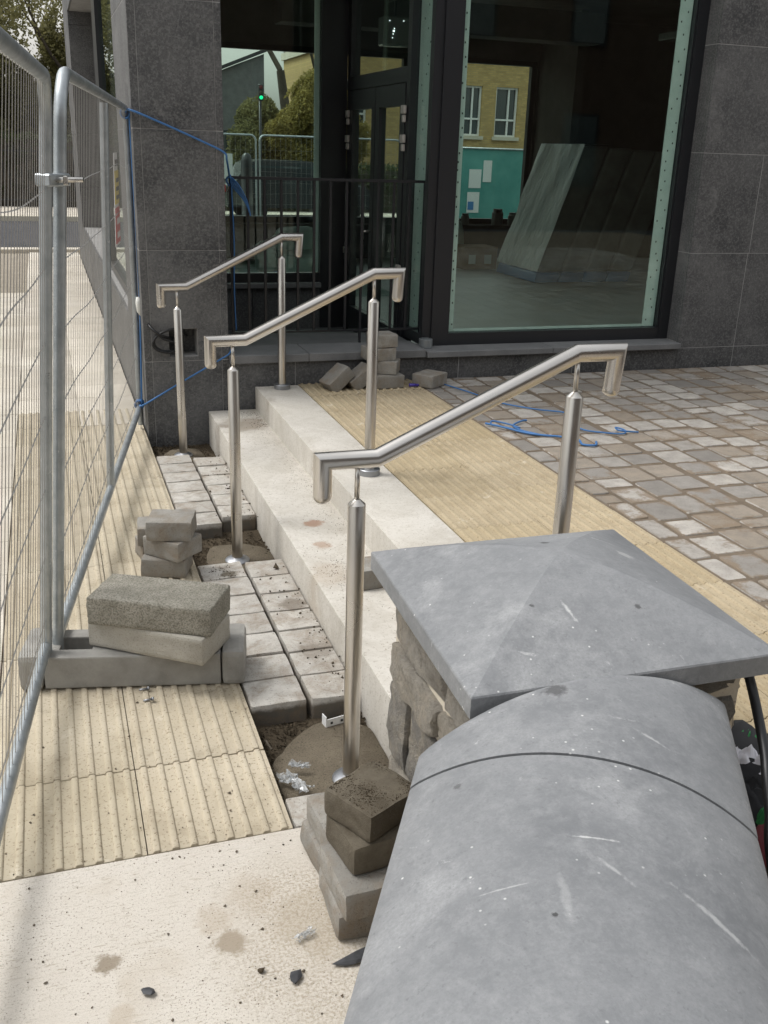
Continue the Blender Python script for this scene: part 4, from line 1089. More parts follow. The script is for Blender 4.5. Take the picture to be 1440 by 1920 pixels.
# ================================================================== MESH FENCE
def fence_panel(b0, b1, t0, t1, label, brace=(), seed=0, wires=True, group="mesh fence panels", seg=14, wr=0.0013, step=0.056, rt=0.0195):
    b0, b1, t0, t1 = map(Vector, (b0, b1, t0, t1))
    t = thing("mesh_fence", b0, label, "mesh fence", group)
    L = (b1 - b0).length
    def S(u, v): return b0.lerp(b1, u).lerp(t0.lerp(t1, u), v)
    H = (t0 - b0).length; rc = 0.13
    pts = [S(0, 0.0)]
    n = 7
    for k in range(n + 1):
        a = math.pi / 2 * k / n; pts.append(S((rc - rc * math.cos(a)) / L, 1 - (rc - rc * math.sin(a)) / H))
    for k in range(n + 1):
        a = math.pi / 2 * k / n; pts.append(S(1 - (rc - rc * math.sin(a)) / L, 1 - (rc - rc * math.cos(a)) / H))
    pts.append(S(1, 0))
    m = MB(); m.tube(pts, rt, seg); autosmooth(m.build("frame", "galv", t), 40)
    vb = 0.065
    m = MB(); m.tube([S(0.0, vb), S(1.0, vb)], rt * 0.98, seg); autosmooth(m.build("bottom_rail", "galv", t), 40)
    for u in brace:
        m = MB(); m.tube([S(u, vb), S(u, 0.985)], rt, seg); autosmooth(m.build("brace", "galv", t), 40)
    if wires:
        r = random.Random(seed); bm = bmesh.new()
        def wire(P, rad_):
            rings = []
            for p in P:
                rings.append([bm.verts.new(p + Vector((rad_ * math.cos(k * 2.0944), rad_ * math.sin(k * 2.0944), rad_ * 0.7 * (k - 1)))) for k in range(3)])
            for A, B in zip(rings, rings[1:]):
                for k in range(3): bm.faces.new((A[k], A[(k + 1) % 3], B[(k + 1) % 3], B[k]))
        nrm = (b1 - b0).cross(Vector((0, 0, 1))).normalized()
        nw = int(L / step)
        for i in range(1, nw):
            u = i / nw; P = []
            for v in (vb, 0.2, 0.35, 0.5, 0.65, 0.8, 0.99):
                ww = 0.0025 * mnoise.noise(Vector((u * 9, v * 3, seed)))
                P.append(S(u + 0.0005 * mnoise.noise(Vector((u * 40, v * 4, seed + 2))), v) + nrm * ww)
            wire(P, wr)
        for v in (0.12, 0.24, 0.36, 0.48, 0.60, 0.72, 0.84):
            P = []
            for k in range(25):
                u = k / 24; sag = -0.005 * math.sin(u * 9 + v * 7) - 0.008 * mnoise.noise(Vector((u * 6, v * 9, seed)))
                P.append(S(u, v + sag) + nrm * 0.003)
            wire(P, wr * 1.5)
        me = bpy.data.meshes.new("wire_mesh"); bm.to_mesh(me); bm.free(); me.materials.append(M['wire'])
        me.transform(Matrix.Translation(-b0))
        o = place("wire_mesh", me, b0, t); o["kind"] = "stuff"
    return t, S
FP2, S2 = fence_panel((-0.080, 3.262, 0.03), (0.505, 6.47, 0.03), (0.083, 3.262, 1.978), (0.522, 6.50, 1.975),
    "galvanised mesh fence panel ending at the granite pillar, with a sign and blue rope", brace=(0.49,), seed=1)
FP1, S1 = fence_panel((-0.120, 3.20, 0.03), (-0.575, -0.20, 0.03), (0.040, 3.20, 1.955), (-0.252, -0.20, 1.975),
    "nearest galvanised mesh fence panel at the left edge, cut off by the picture", brace=(), seed=2)
# sign tied to the far half of the fence
def sgn(u0, u1, v0, v1, off, mat, name, parent):
    m = MB(); nrm = Vector((-0.98, 0.18, 0)); q = [S2(u0, v0), S2(u1, v0), S2(u1, v1), S2(u0, v1)]
    f = [m.bm.verts.new(p + nrm * (0.012 + off)) for p in q]; b = [m.bm.verts.new(p + nrm * (0.009 + off)) for p in q]
    m.bm.faces.new(f); m.bm.faces.new(b[::-1])
    for i in range(4): m.bm.faces.new((f[i], b[i], b[(i + 1) % 4], f[(i + 1) % 4]))
    return m.build(name, mat, parent)
SG_ = thing("warning_sign", S2(0.75, 0.6), "yellow and red warning sign tied to the mesh fence by the pillar", "sign")
sgn(0.686, 0.766, 0.635, 0.875, 0.0, "white", "board", SG_)
sgn(0.689, 0.763, 0.745, 0.83, -0.004, "yellow", "yellow_panel", SG_); sgn(0.689, 0.763, 0.643, 0.735, -0.004, "red", "red_panel", SG_)
for i in range(3):
    sgn(0.70, 0.752, 0.757 + 0.022 * i, 0.767 + 0.022 * i, -0.0075, "ink", "print_line", SG_)
for i in range(2):
    sgn(0.70, 0.752, 0.657 + 0.036 * i, 0.672 + 0.036 * i, -0.0075, "white", "print_line", SG_)
sgn(0.70, 0.752, 0.842, 0.858, -0.004, "ink", "print_line", SG_)
# coupler joining the panels
pc = S2(0.0, 0.845) ; pd = S1(0.0, 0.855)
CP = thing("fence_coupler", pc, "bolted steel coupler joining the two fence panels", "coupler")
m = MB(); m.obox((pc + pd) / 2, (0.052, 0.115, 0.036), rad(-32), bevel=0.004); m.build("clamp_plate", "galv", CP)
m = MB(); m.tube([(pc + pd) / 2 + Vector((0.0, -0.03, 0.0)), (pc + pd) / 2 + Vector((0.085, -0.05, 0.004))], 0.008, 8); m.build("bolt", "steel", CP)
m = MB(); m.obox((pc + pd) / 2 + Vector((0.036, -0.036, 0.0)), (0.014, 0.026, 0.026), rad(-10), bevel=0.003); m.build("nut", "steel", CP)
# rubber foot
FT = thing("rubber_ballast", (0.17, 3.2, 0), "long grey rubber fence foot holding the post, with two concrete blocks on it", "fence foot")
fa = rad(-12.0); fx = Vector((math.cos(fa), math.sin(fa), 0)); fy = Vector((-math.sin(fa), math.cos(fa), 0)); fc = Vector((0.190, 3.200, 0))
def fbox(m, u0, u1, v0, v1, z0, z1, bev=0.006):
    c = fc + fx * ((u0 + u1) / 2) + fy * ((v0 + v1) / 2) + Vector((0, 0, (z0 + z1) / 2))
    m.obox(c, (u1 - u0, v1 - v0, z1 - z0), fa, bevel=bev, seg=2)
m = MB(); fbox(m, -0.30, 0.30, -0.107, -0.045, 0.008, 0.128); fbox(m, -0.30, 0.30, 0.045, 0.107, 0.008, 0.128); fbox(m, -0.30, 0.30, -0.05, 0.05, 0.008, 0.06)
for u in (-0.30, -0.13, 0.05, 0.24): fbox(m, u - 0.015, u + 0.045, -0.05, 0.05, 0.05, 0.1275)
m.build("body", "rubber", FT)
for u0, u1 in ((-0.385, -0.303), (0.303, 0.385)):
    m = MB(); fbox(m, u0, u1, -0.115, 0.115, 0.006, 0.140, 0.022); m.build("end_grip", "rubber", FT)
# concrete blocks on the foot
def block(c, size, rz, tilt, lab, seed):
    me = rough_box(size[0], size[1], size[2], 0.004, 0.0035 if seed == 5 else 0.002, seed, 'block' if seed == 5 else 'block_smooth', 6, 38, 1)
    o = place("concrete_block", me, c, None, (tilt[0], tilt[1], rz)); return tag(o, lab, "block", "concrete blocks on the fence foot")
block((0.272, 3.165, 0.133), (0.44, 0.215, 0.100), rad(-35.5), (0.0, 0.0), "smoother lower concrete block lying on the rubber fence foot", 3)
block((0.276, 3.158, 0.234), (0.44, 0.215, 0.100), rad(-28), (0.0, 0.0), "rough upper concrete block, topmost on the rubber fence foot", 5)
# ================================================================== LOOSE SETTS
LS = [rough_box(0.195, 0.165, 0.085, 0.009, 0.0035, 40 + i, 'sett_loose', 3, 18, 2) for i in range(5)]
LD = [rough_box(0.172, 0.165, 0.085, 0.017, 0.004, 60 + i, 'sett_dirty', 3, 18, 2) for i in range(2)]
LN = [rough_box(0.175, 0.205, 0.082, 0.019, 0.0045, 70 + i, 'sett_loose', 3, 18, 2) for i in range(3)]
def loose(me, c, rot, lab, group, scale=(1, 1, 1)):
    return tag(place("loose_sett", me, c, None, tuple(rad(a) for a in rot), scale), lab, "paving stone", group)
G = "setts stacked beside the fence foot"
loose(LS[0], (0.398, 4.075, 0.006), (0, 0, -20), "bottom sett of the small stack on the buff tiles", G, (1.0, 1, 1))
loose(LS[1], (0.424, 4.070, 0.092), (0, 0, -46), "middle sett of the small stack on the buff tiles", G)
loose(LS[2], (0.424, 4.070, 0.178), (0, 0, -16), "top sett of the small stack on the buff tiles", G, (1, 1.05, 1.05))
loose(LS[3], (0.372, 4.255, 0.006), (0, 0, 8), "lower sett behind the small stack on the buff tiles", G, (0.85, 1, 1))
loose(LS[4], (0.372, 4.245, 0.092), (0, 0, -6), "upper sett behind the small stack on the buff tiles", G, (0.85, 1, 1))
G = "setts stacked against the foreground wall"
loose(LN[0], (0.616, 1.862, 0.002), (0, 0, -2), "lowest sett at the front of the stack against the foreground wall", G, (1, 1, 0.96))
loose(LN[1], (0.622, 2.062, 0.002), (0, 0, 5), "lowest sett at the back of the stack against the foreground wall", G, (1, 0.95, 0.96))
loose(LN[2], (0.617, 1.843, 0.083), (0, 0, 3), "pale second sett at the front of the stack against the foreground wall", G)
loose(LN[0], (0.632, 2.045, 0.083), (0, 0, 2), "pale second sett at the back of the stack against the foreground wall", G, (1, 0.95, 0.98))
loose(LD[0], (0.640, 1.880, 0.166), (0, 0, 10), "soiled third sett under the topmost one by the wall", G)
loose(LD[1], (0.651, 1.905, 0.250), (0, 0, 28), "soil covered topmost sett of the stack by the wall", G, (1.04, 1.02, 0.92))
G = "setts piled below the granite ledge"
loose(LS[0], (1.775, 6.115, 0.335), (0, -38, 14), "tilted sett at the left end of the pile below the ledge", G, (0.95, 0.9, 1.05))
loose(LS[1], (1.935, 6.135, 0.330), (0, -34, 10), "second tilted sett leaning in the pile below the ledge", G, (0.95, 0.9, 1.05))
loose(LS[2], (2.095, 6.115, 0.304), (0, 0, 4), "bottom sett of the upright stack in the pile below the ledge", G)
loose(LS[3], (2.095, 6.150, 0.391), (0, 0, -28), "second sett of the upright stack in the pile below the ledge", G, (0.95, 1, 1))
loose(LS[4], (2.050, 6.165, 0.478), (0, 0, 4), "third sett of the upright stack in the pile below the ledge", G)
loose(LS[0], (2.075, 6.170, 0.565), (0, 0, 2), "top sett of the upright stack in the pile below the ledge", G, (0.85, 1, 1))
loose(LS[2], (2.395, 6.085, 0.303), (0, 0, 38), "single sett lying right of the pile below the ledge", G)
loose(LS[1], (1.16, 3.43, 0.152), (0, 0, 6), "sett lying on the lower step behind the nearest handrail post", "sett left on the step", (0.95, 0.85, 1.0))
# ================================================================== ROPES AND CABLES
def curve(pts, n=8):
    P = [Vector(p) for p in pts]; out = []
    for i in range(len(P) - 1):
        p0 = P[max(i - 1, 0)]; p1 = P[i]; p2 = P[i + 1]; p3 = P[min(i + 2, len(P) - 1)]
        for k in range(n):
            t = k / n
            out.append(0.5 * ((2 * p1) + (p2 - p0) * t + (2 * p0 - 5 * p1 + 4 * p2 - p3) * t * t + (3 * p1 - p0 - 3 * p2 + p3) * t ** 3))
    out.append(P[-1]); return out
RP = thing("blue_rope", (0.52, 6.5, 0.5), "blue rope tied from the fence top across the pillar to the railing", "rope")
def rope(name, pts, r, parent, n=8, mat="rope", seg=6):
    return MB().tube(curve(pts, n), r, seg).build(name, mat, parent)
ft = S2(0.985, 0.985); fb = S2(0.99, 0.075)
rope("top_line", [ft + Vector((0, -0.02, 0.005)), (0.528, 6.285, 1.962), (0.70, 6.285, 1.900), (0.95, 6.285, 1.800), (1.070, 6.285, 1.745), (1.092, 6.32, 1.70), (1.150, 6.575, 1.60)], 0.006, RP)
rope("post_line", [ft + Vector((0.02, -0.025, 0.0)), S2(1.0, 0.7) + Vector((0.024, -0.022, 0)), S2(1.0, 0.4) + Vector((0.026, -0.022, 0)), fb + Vector((0.012, -0.03, 0))], 0.006, RP)
rope("low_line", [fb + Vector((0, -0.03, 0)), (0.525, 6.28, 0.215), (0.75, 6.272, 0.345), (1.0, 6.255, 0.487), (1.075, 6.262, 0.535), (1.155, 6.58, 0.56)], 0.006, RP)
for c, ax in ((ft + Vector((0.0, 0, 0.0)), Vector((0.13, 0.99, 0))), (fb, Vector((0.2, 0.98, 0)))):
    m = MB(); pts = []
    u = ax.normalized(); a = u.cross(Vector((0, 0, 1))).normalized(); b = u.cross(a)
    for k in range(46):
        th_ = k * 0.55; pts.append(c + a * 0.027 * math.cos(th_) + b * 0.027 * math.sin(th_) + u * (k / 46 - 0.5) * 0.055)
    m.tube(pts, 0.006, 6); m.build("knot", "rope", RP)
m = MB()
for k in range(5): m.tube(curve([(1.155, 6.575, 1.60), (1.16 + 0.01 * k, 6.56 - 0.01 * k, 1.55), (1.20 + 0.014 * k, 6.55, 1.50 - 0.012 * k), (1.255 + 0.006 * k, 6.56, 1.44 - 0.02 * k)]), 0.0042, 5)
m.tube(curve([(1.158, 6.57, 1.61), (1.13, 6.58, 1.58), (1.16, 6.60, 1.54), (1.185, 6.58, 1.57), (1.15, 6.57, 1.60)]), 0.007, 6)
m.build("tassel", "rope", RP)
rope("hanging_end", [(1.160, 6.575, 1.58), (1.17, 6.57, 1.2), (1.165, 6.572, 0.9), (1.172, 6.57, 0.62)], 0.0045, RP)
R1 = MB().tube(curve([(2.49, 6.05, 0.312), (2.57, 5.80, 0.312), (2.65, 5.50, 0.312), (2.80, 5.30, 0.312), (2.95, 5.17, 0.312), (2.88, 4.98, 0.312), (2.857, 4.81, 0.312), (2.95, 4.72, 0.312), (3.045, 4.68, 0.312), (3.09, 4.74, 0.314), (3.06, 4.79, 0.318), (3.045, 4.72, 0.32), (3.15, 4.69, 0.312)], 8), 0.0048, 6)
tag(R1.build("blue_rope", "rope", origin=(2.8, 5.2, 0.31)), "long thin blue rope trailing over the plaza setts from the single sett", "rope")
R2 = MB().tube(curve([(2.35, 5.05, 0.313), (2.42, 4.95, 0.313), (2.51, 4.79, 0.313), (2.66, 4.69, 0.313), (2.72, 4.62, 0.313), (2.70, 4.53, 0.313), (2.76, 4.50, 0.313), (2.80, 4.56, 0.313)], 8), 0.0065, 6)
R2.tube(curve([(2.55, 4.76, 0.314), (2.49, 4.86, 0.314), (2.49, 4.97, 0.314), (2.58, 5.05, 0.314), (2.62, 5.06, 0.314)], 8), 0.006, 6)
R2.tube(curve([(2.37, 5.02, 0.320), (2.40, 5.06, 0.322), (2.46, 4.98, 0.322), (2.50, 4.90, 0.318)], 6), 0.005, 5)
tag(R2.build("blue_rope", "rope", origin=(2.6, 4.75, 0.31)), "frayed bundle of blue rope lying on the plaza setts", "rope")
CB = thing("black_cable", (0.78, 6.28, 0.6), "black cable coiled at the hatch in the granite pillar and taped to the fence", "cable")
coil = []
for k in range(34):
    a = k * 0.42; coil.append((0.665 + 0.105 * math.cos(a) * (1 - 0.004 * k) + 0.035, 6.262 - 0.0012 * k, 0.600 + 0.068 * math.sin(a)))
m = MB(); m.tube(curve([(0.80, 6.44, 0.56), (0.77, 6.33, 0.575)] + coil[:0] + [(0.70, 6.27, 0.545), (0.62, 6.262, 0.56), (0.588, 6.258, 0.60), (0.62, 6.256, 0.655), (0.70, 6.262, 0.69), (0.78, 6.30, 0.68), (0.82, 6.42, 0.62)]), 0.0075, 8)
m.build("coil", "cable", CB)
m = MB(); m.tube(curve([(0.79, 6.45, 0.58), (0.74, 6.30, 0.60), (0.66, 6.262, 0.63), (0.615, 6.268, 0.66), (0.60, 6.275, 0.60), (0.64, 6.272, 0.56), (0.72, 6.30, 0.55), (0.80, 6.45, 0.54)]), 0.0068, 8); m.build("coil", "cable", CB)
tp = S2(1.0, 0.40) + Vector((0.02, -0.02, 0))
m = MB(); m.tube(curve([(0.78, 6.43, 0.60), (0.66, 6.27, 0.645), (0.58, 6.28, 0.705), tp + Vector((0.01, 0, -0.03)), tp + Vector((0, 0, 0.05))]), 0.009, 8); m.build("lead", "cable", CB)
m = MB(); m.tube([tp + Vector((0.012, -0.012, -0.055)), tp + Vector((0.006, -0.014, -0.03)), tp + Vector((0, -0.014, 0.03)), tp + Vector((-0.006, -0.012, 0.06))], [0.010, 0.021, 0.021, 0.008], 10); m.build("tape_wrap", "tapew", CB)
m = MB(); m.tube([S2(1.0, 0.02) + Vector((0.045, -0.01, -0.03)), S2(1.0, 0.5) + Vector((0.042, -0.012, 0)), S2(1.0, 0.985) + Vector((0.026, 0.0, 0))], 0.011, 8)
tag(m.build("black_strip", "cable", origin=S2(1.0, 0.02)), "thin black strip standing between the fence post and the granite pillar", "pipe")  # thin dark upright strip beside the end fence post
m = MB(); m.tube(curve([(1.425, 1.60, 0.74), (1.437, 1.56, 0.66), (1.40, 1.46, 0.59), (1.374, 1.41, 0.555), (1.325, 1.33, 0.525), (1.281, 1.27, 0.505), (1.22, 1.15, 0.44)], 8), 0.0115, 10)
tag(autosmooth(m.build("black_cable", "cable", origin=(1.43, 1.56, 0.6)), 60), "thick black cable hanging below the pier cap at the right edge", "cable")
# cloth heap beside the pier
CL = thing("cloth_heap", (1.60, 1.66, 0.30), "heap of black, white, green and dark red cloth on the ground right of the pier", "cloth")
def cloth(name, c, sx, sy, h, mat, seed, rz):
    bm = bmesh.new(); n = 18; g = []
    for j in range(n + 1):
        row = []
        for i in range(n + 1):
            u, v = i / n * 2 - 1, j / n * 2 - 1
            e = max(0, 1 - max(abs(u), abs(v)) ** 3)
            z = 0.306 + h * e * (0.55 + 0.9 * abs(mnoise.noise(Vector((u * 2.1, v * 2.1, seed))))) + 0.25 * h * e * mnoise.noise(Vector((u * 6, v * 6, seed)))
            uu = u * (1 + 0.25 * mnoise.noise(Vector((v * 2, seed, 0)))); v2 = v * (1 + 0.25 * mnoise.noise(Vector((u * 2, seed, 5))))
            x, y = uu * sx, v2 * sy
            row.append(bm.verts.new((c[0] + x * math.cos(rz) - y * math.sin(rz), c[1] + x * math.sin(rz) + y * math.cos(rz), z + c[2])))
        g.append(row)
    for j in range(n):
        for i in range(n):
            f = bm.faces.new((g[j][i], g[j][i + 1], g[j + 1][i + 1], g[j + 1][i])); f.smooth = True
    q = MB(); q.bm.free(); q.bm = bm; return q.build(name, mat, CL, fix=False)
cloth("black_jacket", (1.66, 1.66, 0), 0.17, 0.22, 0.10, "clothb", 1, 0.5)
cloth("white_towel", (1.575, 1.655, 0.03), 0.035, 0.10, 0.09, "clothw", 2, 0.55)
cloth("white_towel", (1.64, 1.58, 0.04), 0.05, 0.07, 0.09, "clothw", 6, 0.2)
cloth("green_bag", (1.665, 1.80, 0.0), 0.035, 0.025, 0.07, "clothg", 3, 0.2)
cloth("green_bag", (1.535, 1.52, 0.01), 0.045, 0.016, 0.06, "clothg", 7, -0.3)
cloth("red_sleeve", (1.50, 1.44, 0.0), 0.08, 0.08, 0.07, "clothr", 4, 0.2)
cloth("black_jacket", (1.545, 1.575, 0.0), 0.07, 0.10, 0.08, "clothb", 9, 0.5)
# ================================================================== SMALL THINGS
m = MB(); 
pr = [(0.046, 0.0), (0.048, 0.002), (0.048, 0.060), (0.046, 0.062), (0.041, 0.062), (0.040, 0.020)]
m.lathe((2.475, 6.40, 0.4965), pr, 28); tag(autosmooth(m.build("pipe_stub", "cast", origin=(2.475, 6.40, 0.4965)), 40), "short grey metal pipe stub standing on the granite sill", "pipe")
m = MB(); m.tube([(2.235, 6.05, 0.318), (2.285, 6.045, 0.316)], 0.011, 10); m.tube([(2.285, 6.045, 0.316), (2.300, 6.044, 0.316)], 0.009, 10)
tag(m.build("marker_pen", "purple", origin=(2.26, 6.05, 0.31)), "small purple plastic marker between the setts below the ledge", "marker")
# steel bracket in the trench
BR = thing("steel_bracket", (0.80, 2.79, -0.07), "small white perforated steel bracket in the sandy trench", "bracket")
m = MB(); m.obox((0.815, 2.785, -0.052), (0.085, 0.003, 0.032), rad(12)); m.obox((0.772, 2.79, -0.048), (0.003, 0.03, 0.044), rad(12)); m.build("strip", "white", BR)
m = MB()
for dx in (-0.02, 0.018): m.obox((0.815 + dx, 2.7825 + dx * 0.2, -0.052), (0.008, 0.002, 0.008), rad(12))
m.build("hole", "nail", BR)
def crumple(name, c, size, mat, seed, lab, cat, sub=3, amp=0.55):
    bm = bmesh.new()
    if mat == "bag":
        n = 12; g = []
        for j in range(n + 1):
            row = []
            for i in range(n + 1):
                u, v = i / n * 2 - 1, j / n * 2 - 1
                q = mnoise.noise_vector(Vector((u * 1.9 + seed, v * 1.9, seed))); w = mnoise.noise_vector(Vector((u * 5 + seed, v * 5, 2)))
                row.append(bm.verts.new(((u * 0.7 + q.x * 0.7 + w.x * 0.3) * size[0], (v * 0.8 + q.y * 0.7 + w.y * 0.3) * size[1], (abs(q.z) * 1.6 + w.z * 0.7) * size[2])))
            g.append(row)
        for j in range(n):
            for i in range(n): bm.faces.new((g[j][i], g[j][i + 1], g[j + 1][i + 1], g[j + 1][i]))
    else:
        r_ = random.Random(seed * 10 + 1)
        for k in range(16):
            a_ = r_.uniform(0, 6.283); q = r_.uniform(0.6, 1.0); z = r_.uniform(-0.8, 0.8)
            bm.verts.new((q * math.cos(a_) * size[0], q * math.sin(a_) * size[1], z * size[2] * (1.1 - 0.5 * q)))
        h_ = bmesh.ops.convex_hull(bm, input=bm.verts[:])
        bmesh.ops.delete(bm, geom=[v for v in bm.verts if not v.link_faces], context='VERTS')
    me = bpy.data.meshes.new(name); bm.to_mesh(me); bm.free(); me.materials.append(M[mat])
    return tag(place(name, me, c, None, (0, 0, seed)), lab, cat)
crumple("polythene_scrap", (0.590, 2.475, -0.045), (0.028, 0.060, 0.022), "bag", 0.6, "crumpled clear polythene scrap in the near trench", "plastic scrap", 3, 0.9)
crumple("polythene_scrap", (0.620, 2.545, -0.035), (0.012, 0.035, 0.016), "bag", 1.2, "small twist of clear polythene beside the larger scrap in the trench", "plastic scrap", 3, 0.9)
crumple("slate_chip", (0.406, 1.690, 0.008), (0.026, 0.017, 0.012), "slate", 0.9, "dark slate chip on the pale concrete left of the black offcut", "stone chip", 2, 0.5)
crumple("slate_chip", (0.083, 1.748, 0.008), (0.020, 0.016, 0.010), "slate", 2.4, "dark slate chip farthest left on the pale concrete", "stone chip", 2, 0.5)
crumple("glossy_chip", (0.457, 1.806, 0.009), (0.014, 0.030, 0.011), "bag", 2.0, "small shiny grey chip on the concrete beside the sett stack", "stone chip", 2, 0.6)
crumple("black_offcut", (0.565, 1.708, 0.010), (0.075, 0.022, 0.012), "slate", 0.0, "flat black offcut on the concrete at the foot of the wall", "offcut", 3, 0.35)
crumple("soil_lump", (0.335, 1.735, 0.007), (0.011, 0.010, 0.010), "dirt", 3.0, "small round dark soil lump on the pale concrete", "soil lump", 2, 0.4)
crumple("soil_lump", (0.870, 3.985, 0.012), (0.018, 0.016, 0.014), "dirt", 4.0, "dark soil lump on the setts by the middle handrail", "soil lump", 2, 0.4)
m = MB(); m.tube(curve([(0.545, 2.72, -0.06), (0.55, 2.70, -0.03), (0.548, 2.66, -0.015), (0.555, 2.63, -0.02)]), 0.004, 6)
tag(m.build("twig", "bark", origin=(0.55, 2.7, -0.05)), "short brown twig sticking out of the trench by the buff tiles", "twig")
for i, (x, y, l_) in enumerate([(0.198, 3.06, "small bolt lying on the buff tiles below the fence foot"), (0.205, 2.985, "second small bolt on the buff tiles nearer the camera")]):
    m = MB(); m.tube([(x - 0.016, y, 0.012), (x + 0.012, y + 0.004, 0.012)], 0.004, 8); m.tube([(x + 0.012, y + 0.004, 0.012), (x + 0.019, y + 0.005, 0.012)], 0.008, 6)
    tag(m.build("bolt", "flange", origin=(x, y, 0.012)), l_, "bolt")
# crumbs and soil grains
def crumbs(name, spots, mat, label, cat):
    bm = bmesh.new(); r = random.Random(len(spots))
    for x, y, z, s in spots:
        vs_ = []
        for k in range(3):
            a = k * 2.1 + r.random(); vs_.append(bm.verts.new((x + s * math.cos(a) * r.uniform(.6, 1.2), y + s * math.sin(a) * r.uniform(.6, 1.2), z)))
        tv = [bm.verts.new((x + s * 0.5 * math.cos(k * 2.1 + 1), y + s * 0.5 * math.sin(k * 2.1 + 1), z + s * r.uniform(.5, 1.1))) for k in range(3)]
        for k in range(3): bm.faces.new((vs_[k], vs_[(k + 1) % 3], tv[(k + 1) % 3], tv[k]))
        bm.faces.new(tv)
    me = bpy.data.meshes.new(name); bm.to_mesh(me); bm.free(); me.materials.append(M[mat])
    o = place(name, me, (0, 0, 0)); return tag(o, label, cat, kind="stuff")
r = random.Random(5); sp = []
for k in range(1100):
    x = r.uniform(-0.45, 0.56); y = r.uniform(1.35, 2.2)
    if r.random() > 0.35 + 0.65 * max(0, (x + 0.1) / 0.66): continue
    sp.append((x, y, 0.0, r.choice((0.0008, 0.001, 0.0013, 0.0016, 0.0022)) * (2.2 if r.random() < 0.03 else 1)))
for k in range(700):
    x = r.uniform(-0.25, 0.527); y = 2.23 + 4 * r.random() ** 1.8
    if r.random() > 0.25 + 0.75 * max(0, (x + 0.1) / 0.6): continue
    sp.append((x, y, 0.001, r.choice((0.001, 0.0014, 0.002, 0.003))))
for k in range(190):
    sp.append((r.uniform(-0.4, 0.54), r.uniform(1.5, 2.2) if k % 2 else 2.25 + 1.2 * r.random(), 0.0005, 0.0015 + 0.005 * r.random() ** 2.5))
crumbs("soil_crumbs", sp, "grit", "dark soil crumbs scattered over the concrete and buff tiles", "soil")
sp = []
for k in range(700):
    y = 2.85 + 3.0 * r.random(); x = 0.925 - abs(r.gauss(0, 0.075))
    if x < 0.54: continue
    if 4.12 < y < 4.62: continue
    sp.append((x, y, -0.001, 0.0009 + 0.0075 * r.random() ** 5))
for k in range(60):
    sp.append((0.62 + r.gauss(0, 0.05), 4.0 + r.gauss(0, 0.05), 0.0, r.choice((0.002, 0.003, 0.004))))
for k in range(900):
    y = 2.6 + 3.6 * r.random(); x = 1.225 - abs(r.gauss(0, 0.06))
    if x < 0.95: continue
    sp.append((x, y, 0.15, r.choice((0.001, 0.0015, 0.0022)) * (1.6 if y > 5.8 else 1)))
for k in range(420):
    sp.append((1.05 + r.gauss(0, 0.06), 3.55 + r.gauss(0, 0.13), 0.15, r.choice((0.001, 0.0015, 0.0022))))
crumbs("grit", sp, "dirt", "dark grit along the step risers and sett joints", "grit")
sp = []
for k in range(2600):
    hole = r.choice(((0.54, 0.92, 2.36, 2.85), (0.54, 0.92, 4.13, 4.66), (0.54, 0.92, 5.9, 6.28)))
    sp.append((r.uniform(hole[0], hole[1]), r.uniform(hole[2], hole[3]), -0.078 + r.uniform(-0.006, 0.008), r.choice((0.003, 0.004, 0.006, 0.009))))
for k in range(2200):
    u = r.uniform(-0.078, 0.078); w = r.uniform(-0.074, 0.074); ca, sa = math.cos(rad(28)), math.sin(rad(28))
    sp.append((0.651 + u * ca - w * sa, 1.905 + u * sa + w * ca, 0.3262, r.choice((0.0012, 0.0016, 0.0022, 0.0032))))
crumbs("loose_soil", sp, "dirt", "loose dark soil filling the open trench pockets and topping one sett", "soil")
# ================================================================== STREET BEYOND AND ACROSS
def limb(bm, p, d, r, l, depth, rnd, tips, spread=0.7, upb=0.15):
    n = 4; pts = [p.copy()]; rs = [r]
    for k in range(n):
        d = (d + Vector((rnd.uniform(-1, 1), rnd.uniform(-1, 1), rnd.uniform(-0.5, 1) * 0.6 + upb)) * 0.16).normalized()
        p = p + d * l / n; pts.append(p.copy()); rs.append(r * (1 - 0.45 * (k + 1) / n))
    q = MB(); q.bm.free(); q.bm = bm; q.tube(pts, rs, 6 if r > 0.03 else 4, caps=False)
    if depth == 0: tips.append((p, d)); return
    for k in range(rnd.choice((2, 3, 3))):
        dd = (d + Vector((rnd.uniform(-1, 1), rnd.uniform(-1, 1), rnd.uniform(-0.4, 0.9))) * spread).normalized()
        j = rnd.choice((2, 3, 4)); limb(bm, pts[j], dd, rs[j] * 0.68, l * rnd.uniform(0.6, 0.85), depth - 1, rnd, tips, spread, upb)
    if depth <= 2: tips.append((p, d))
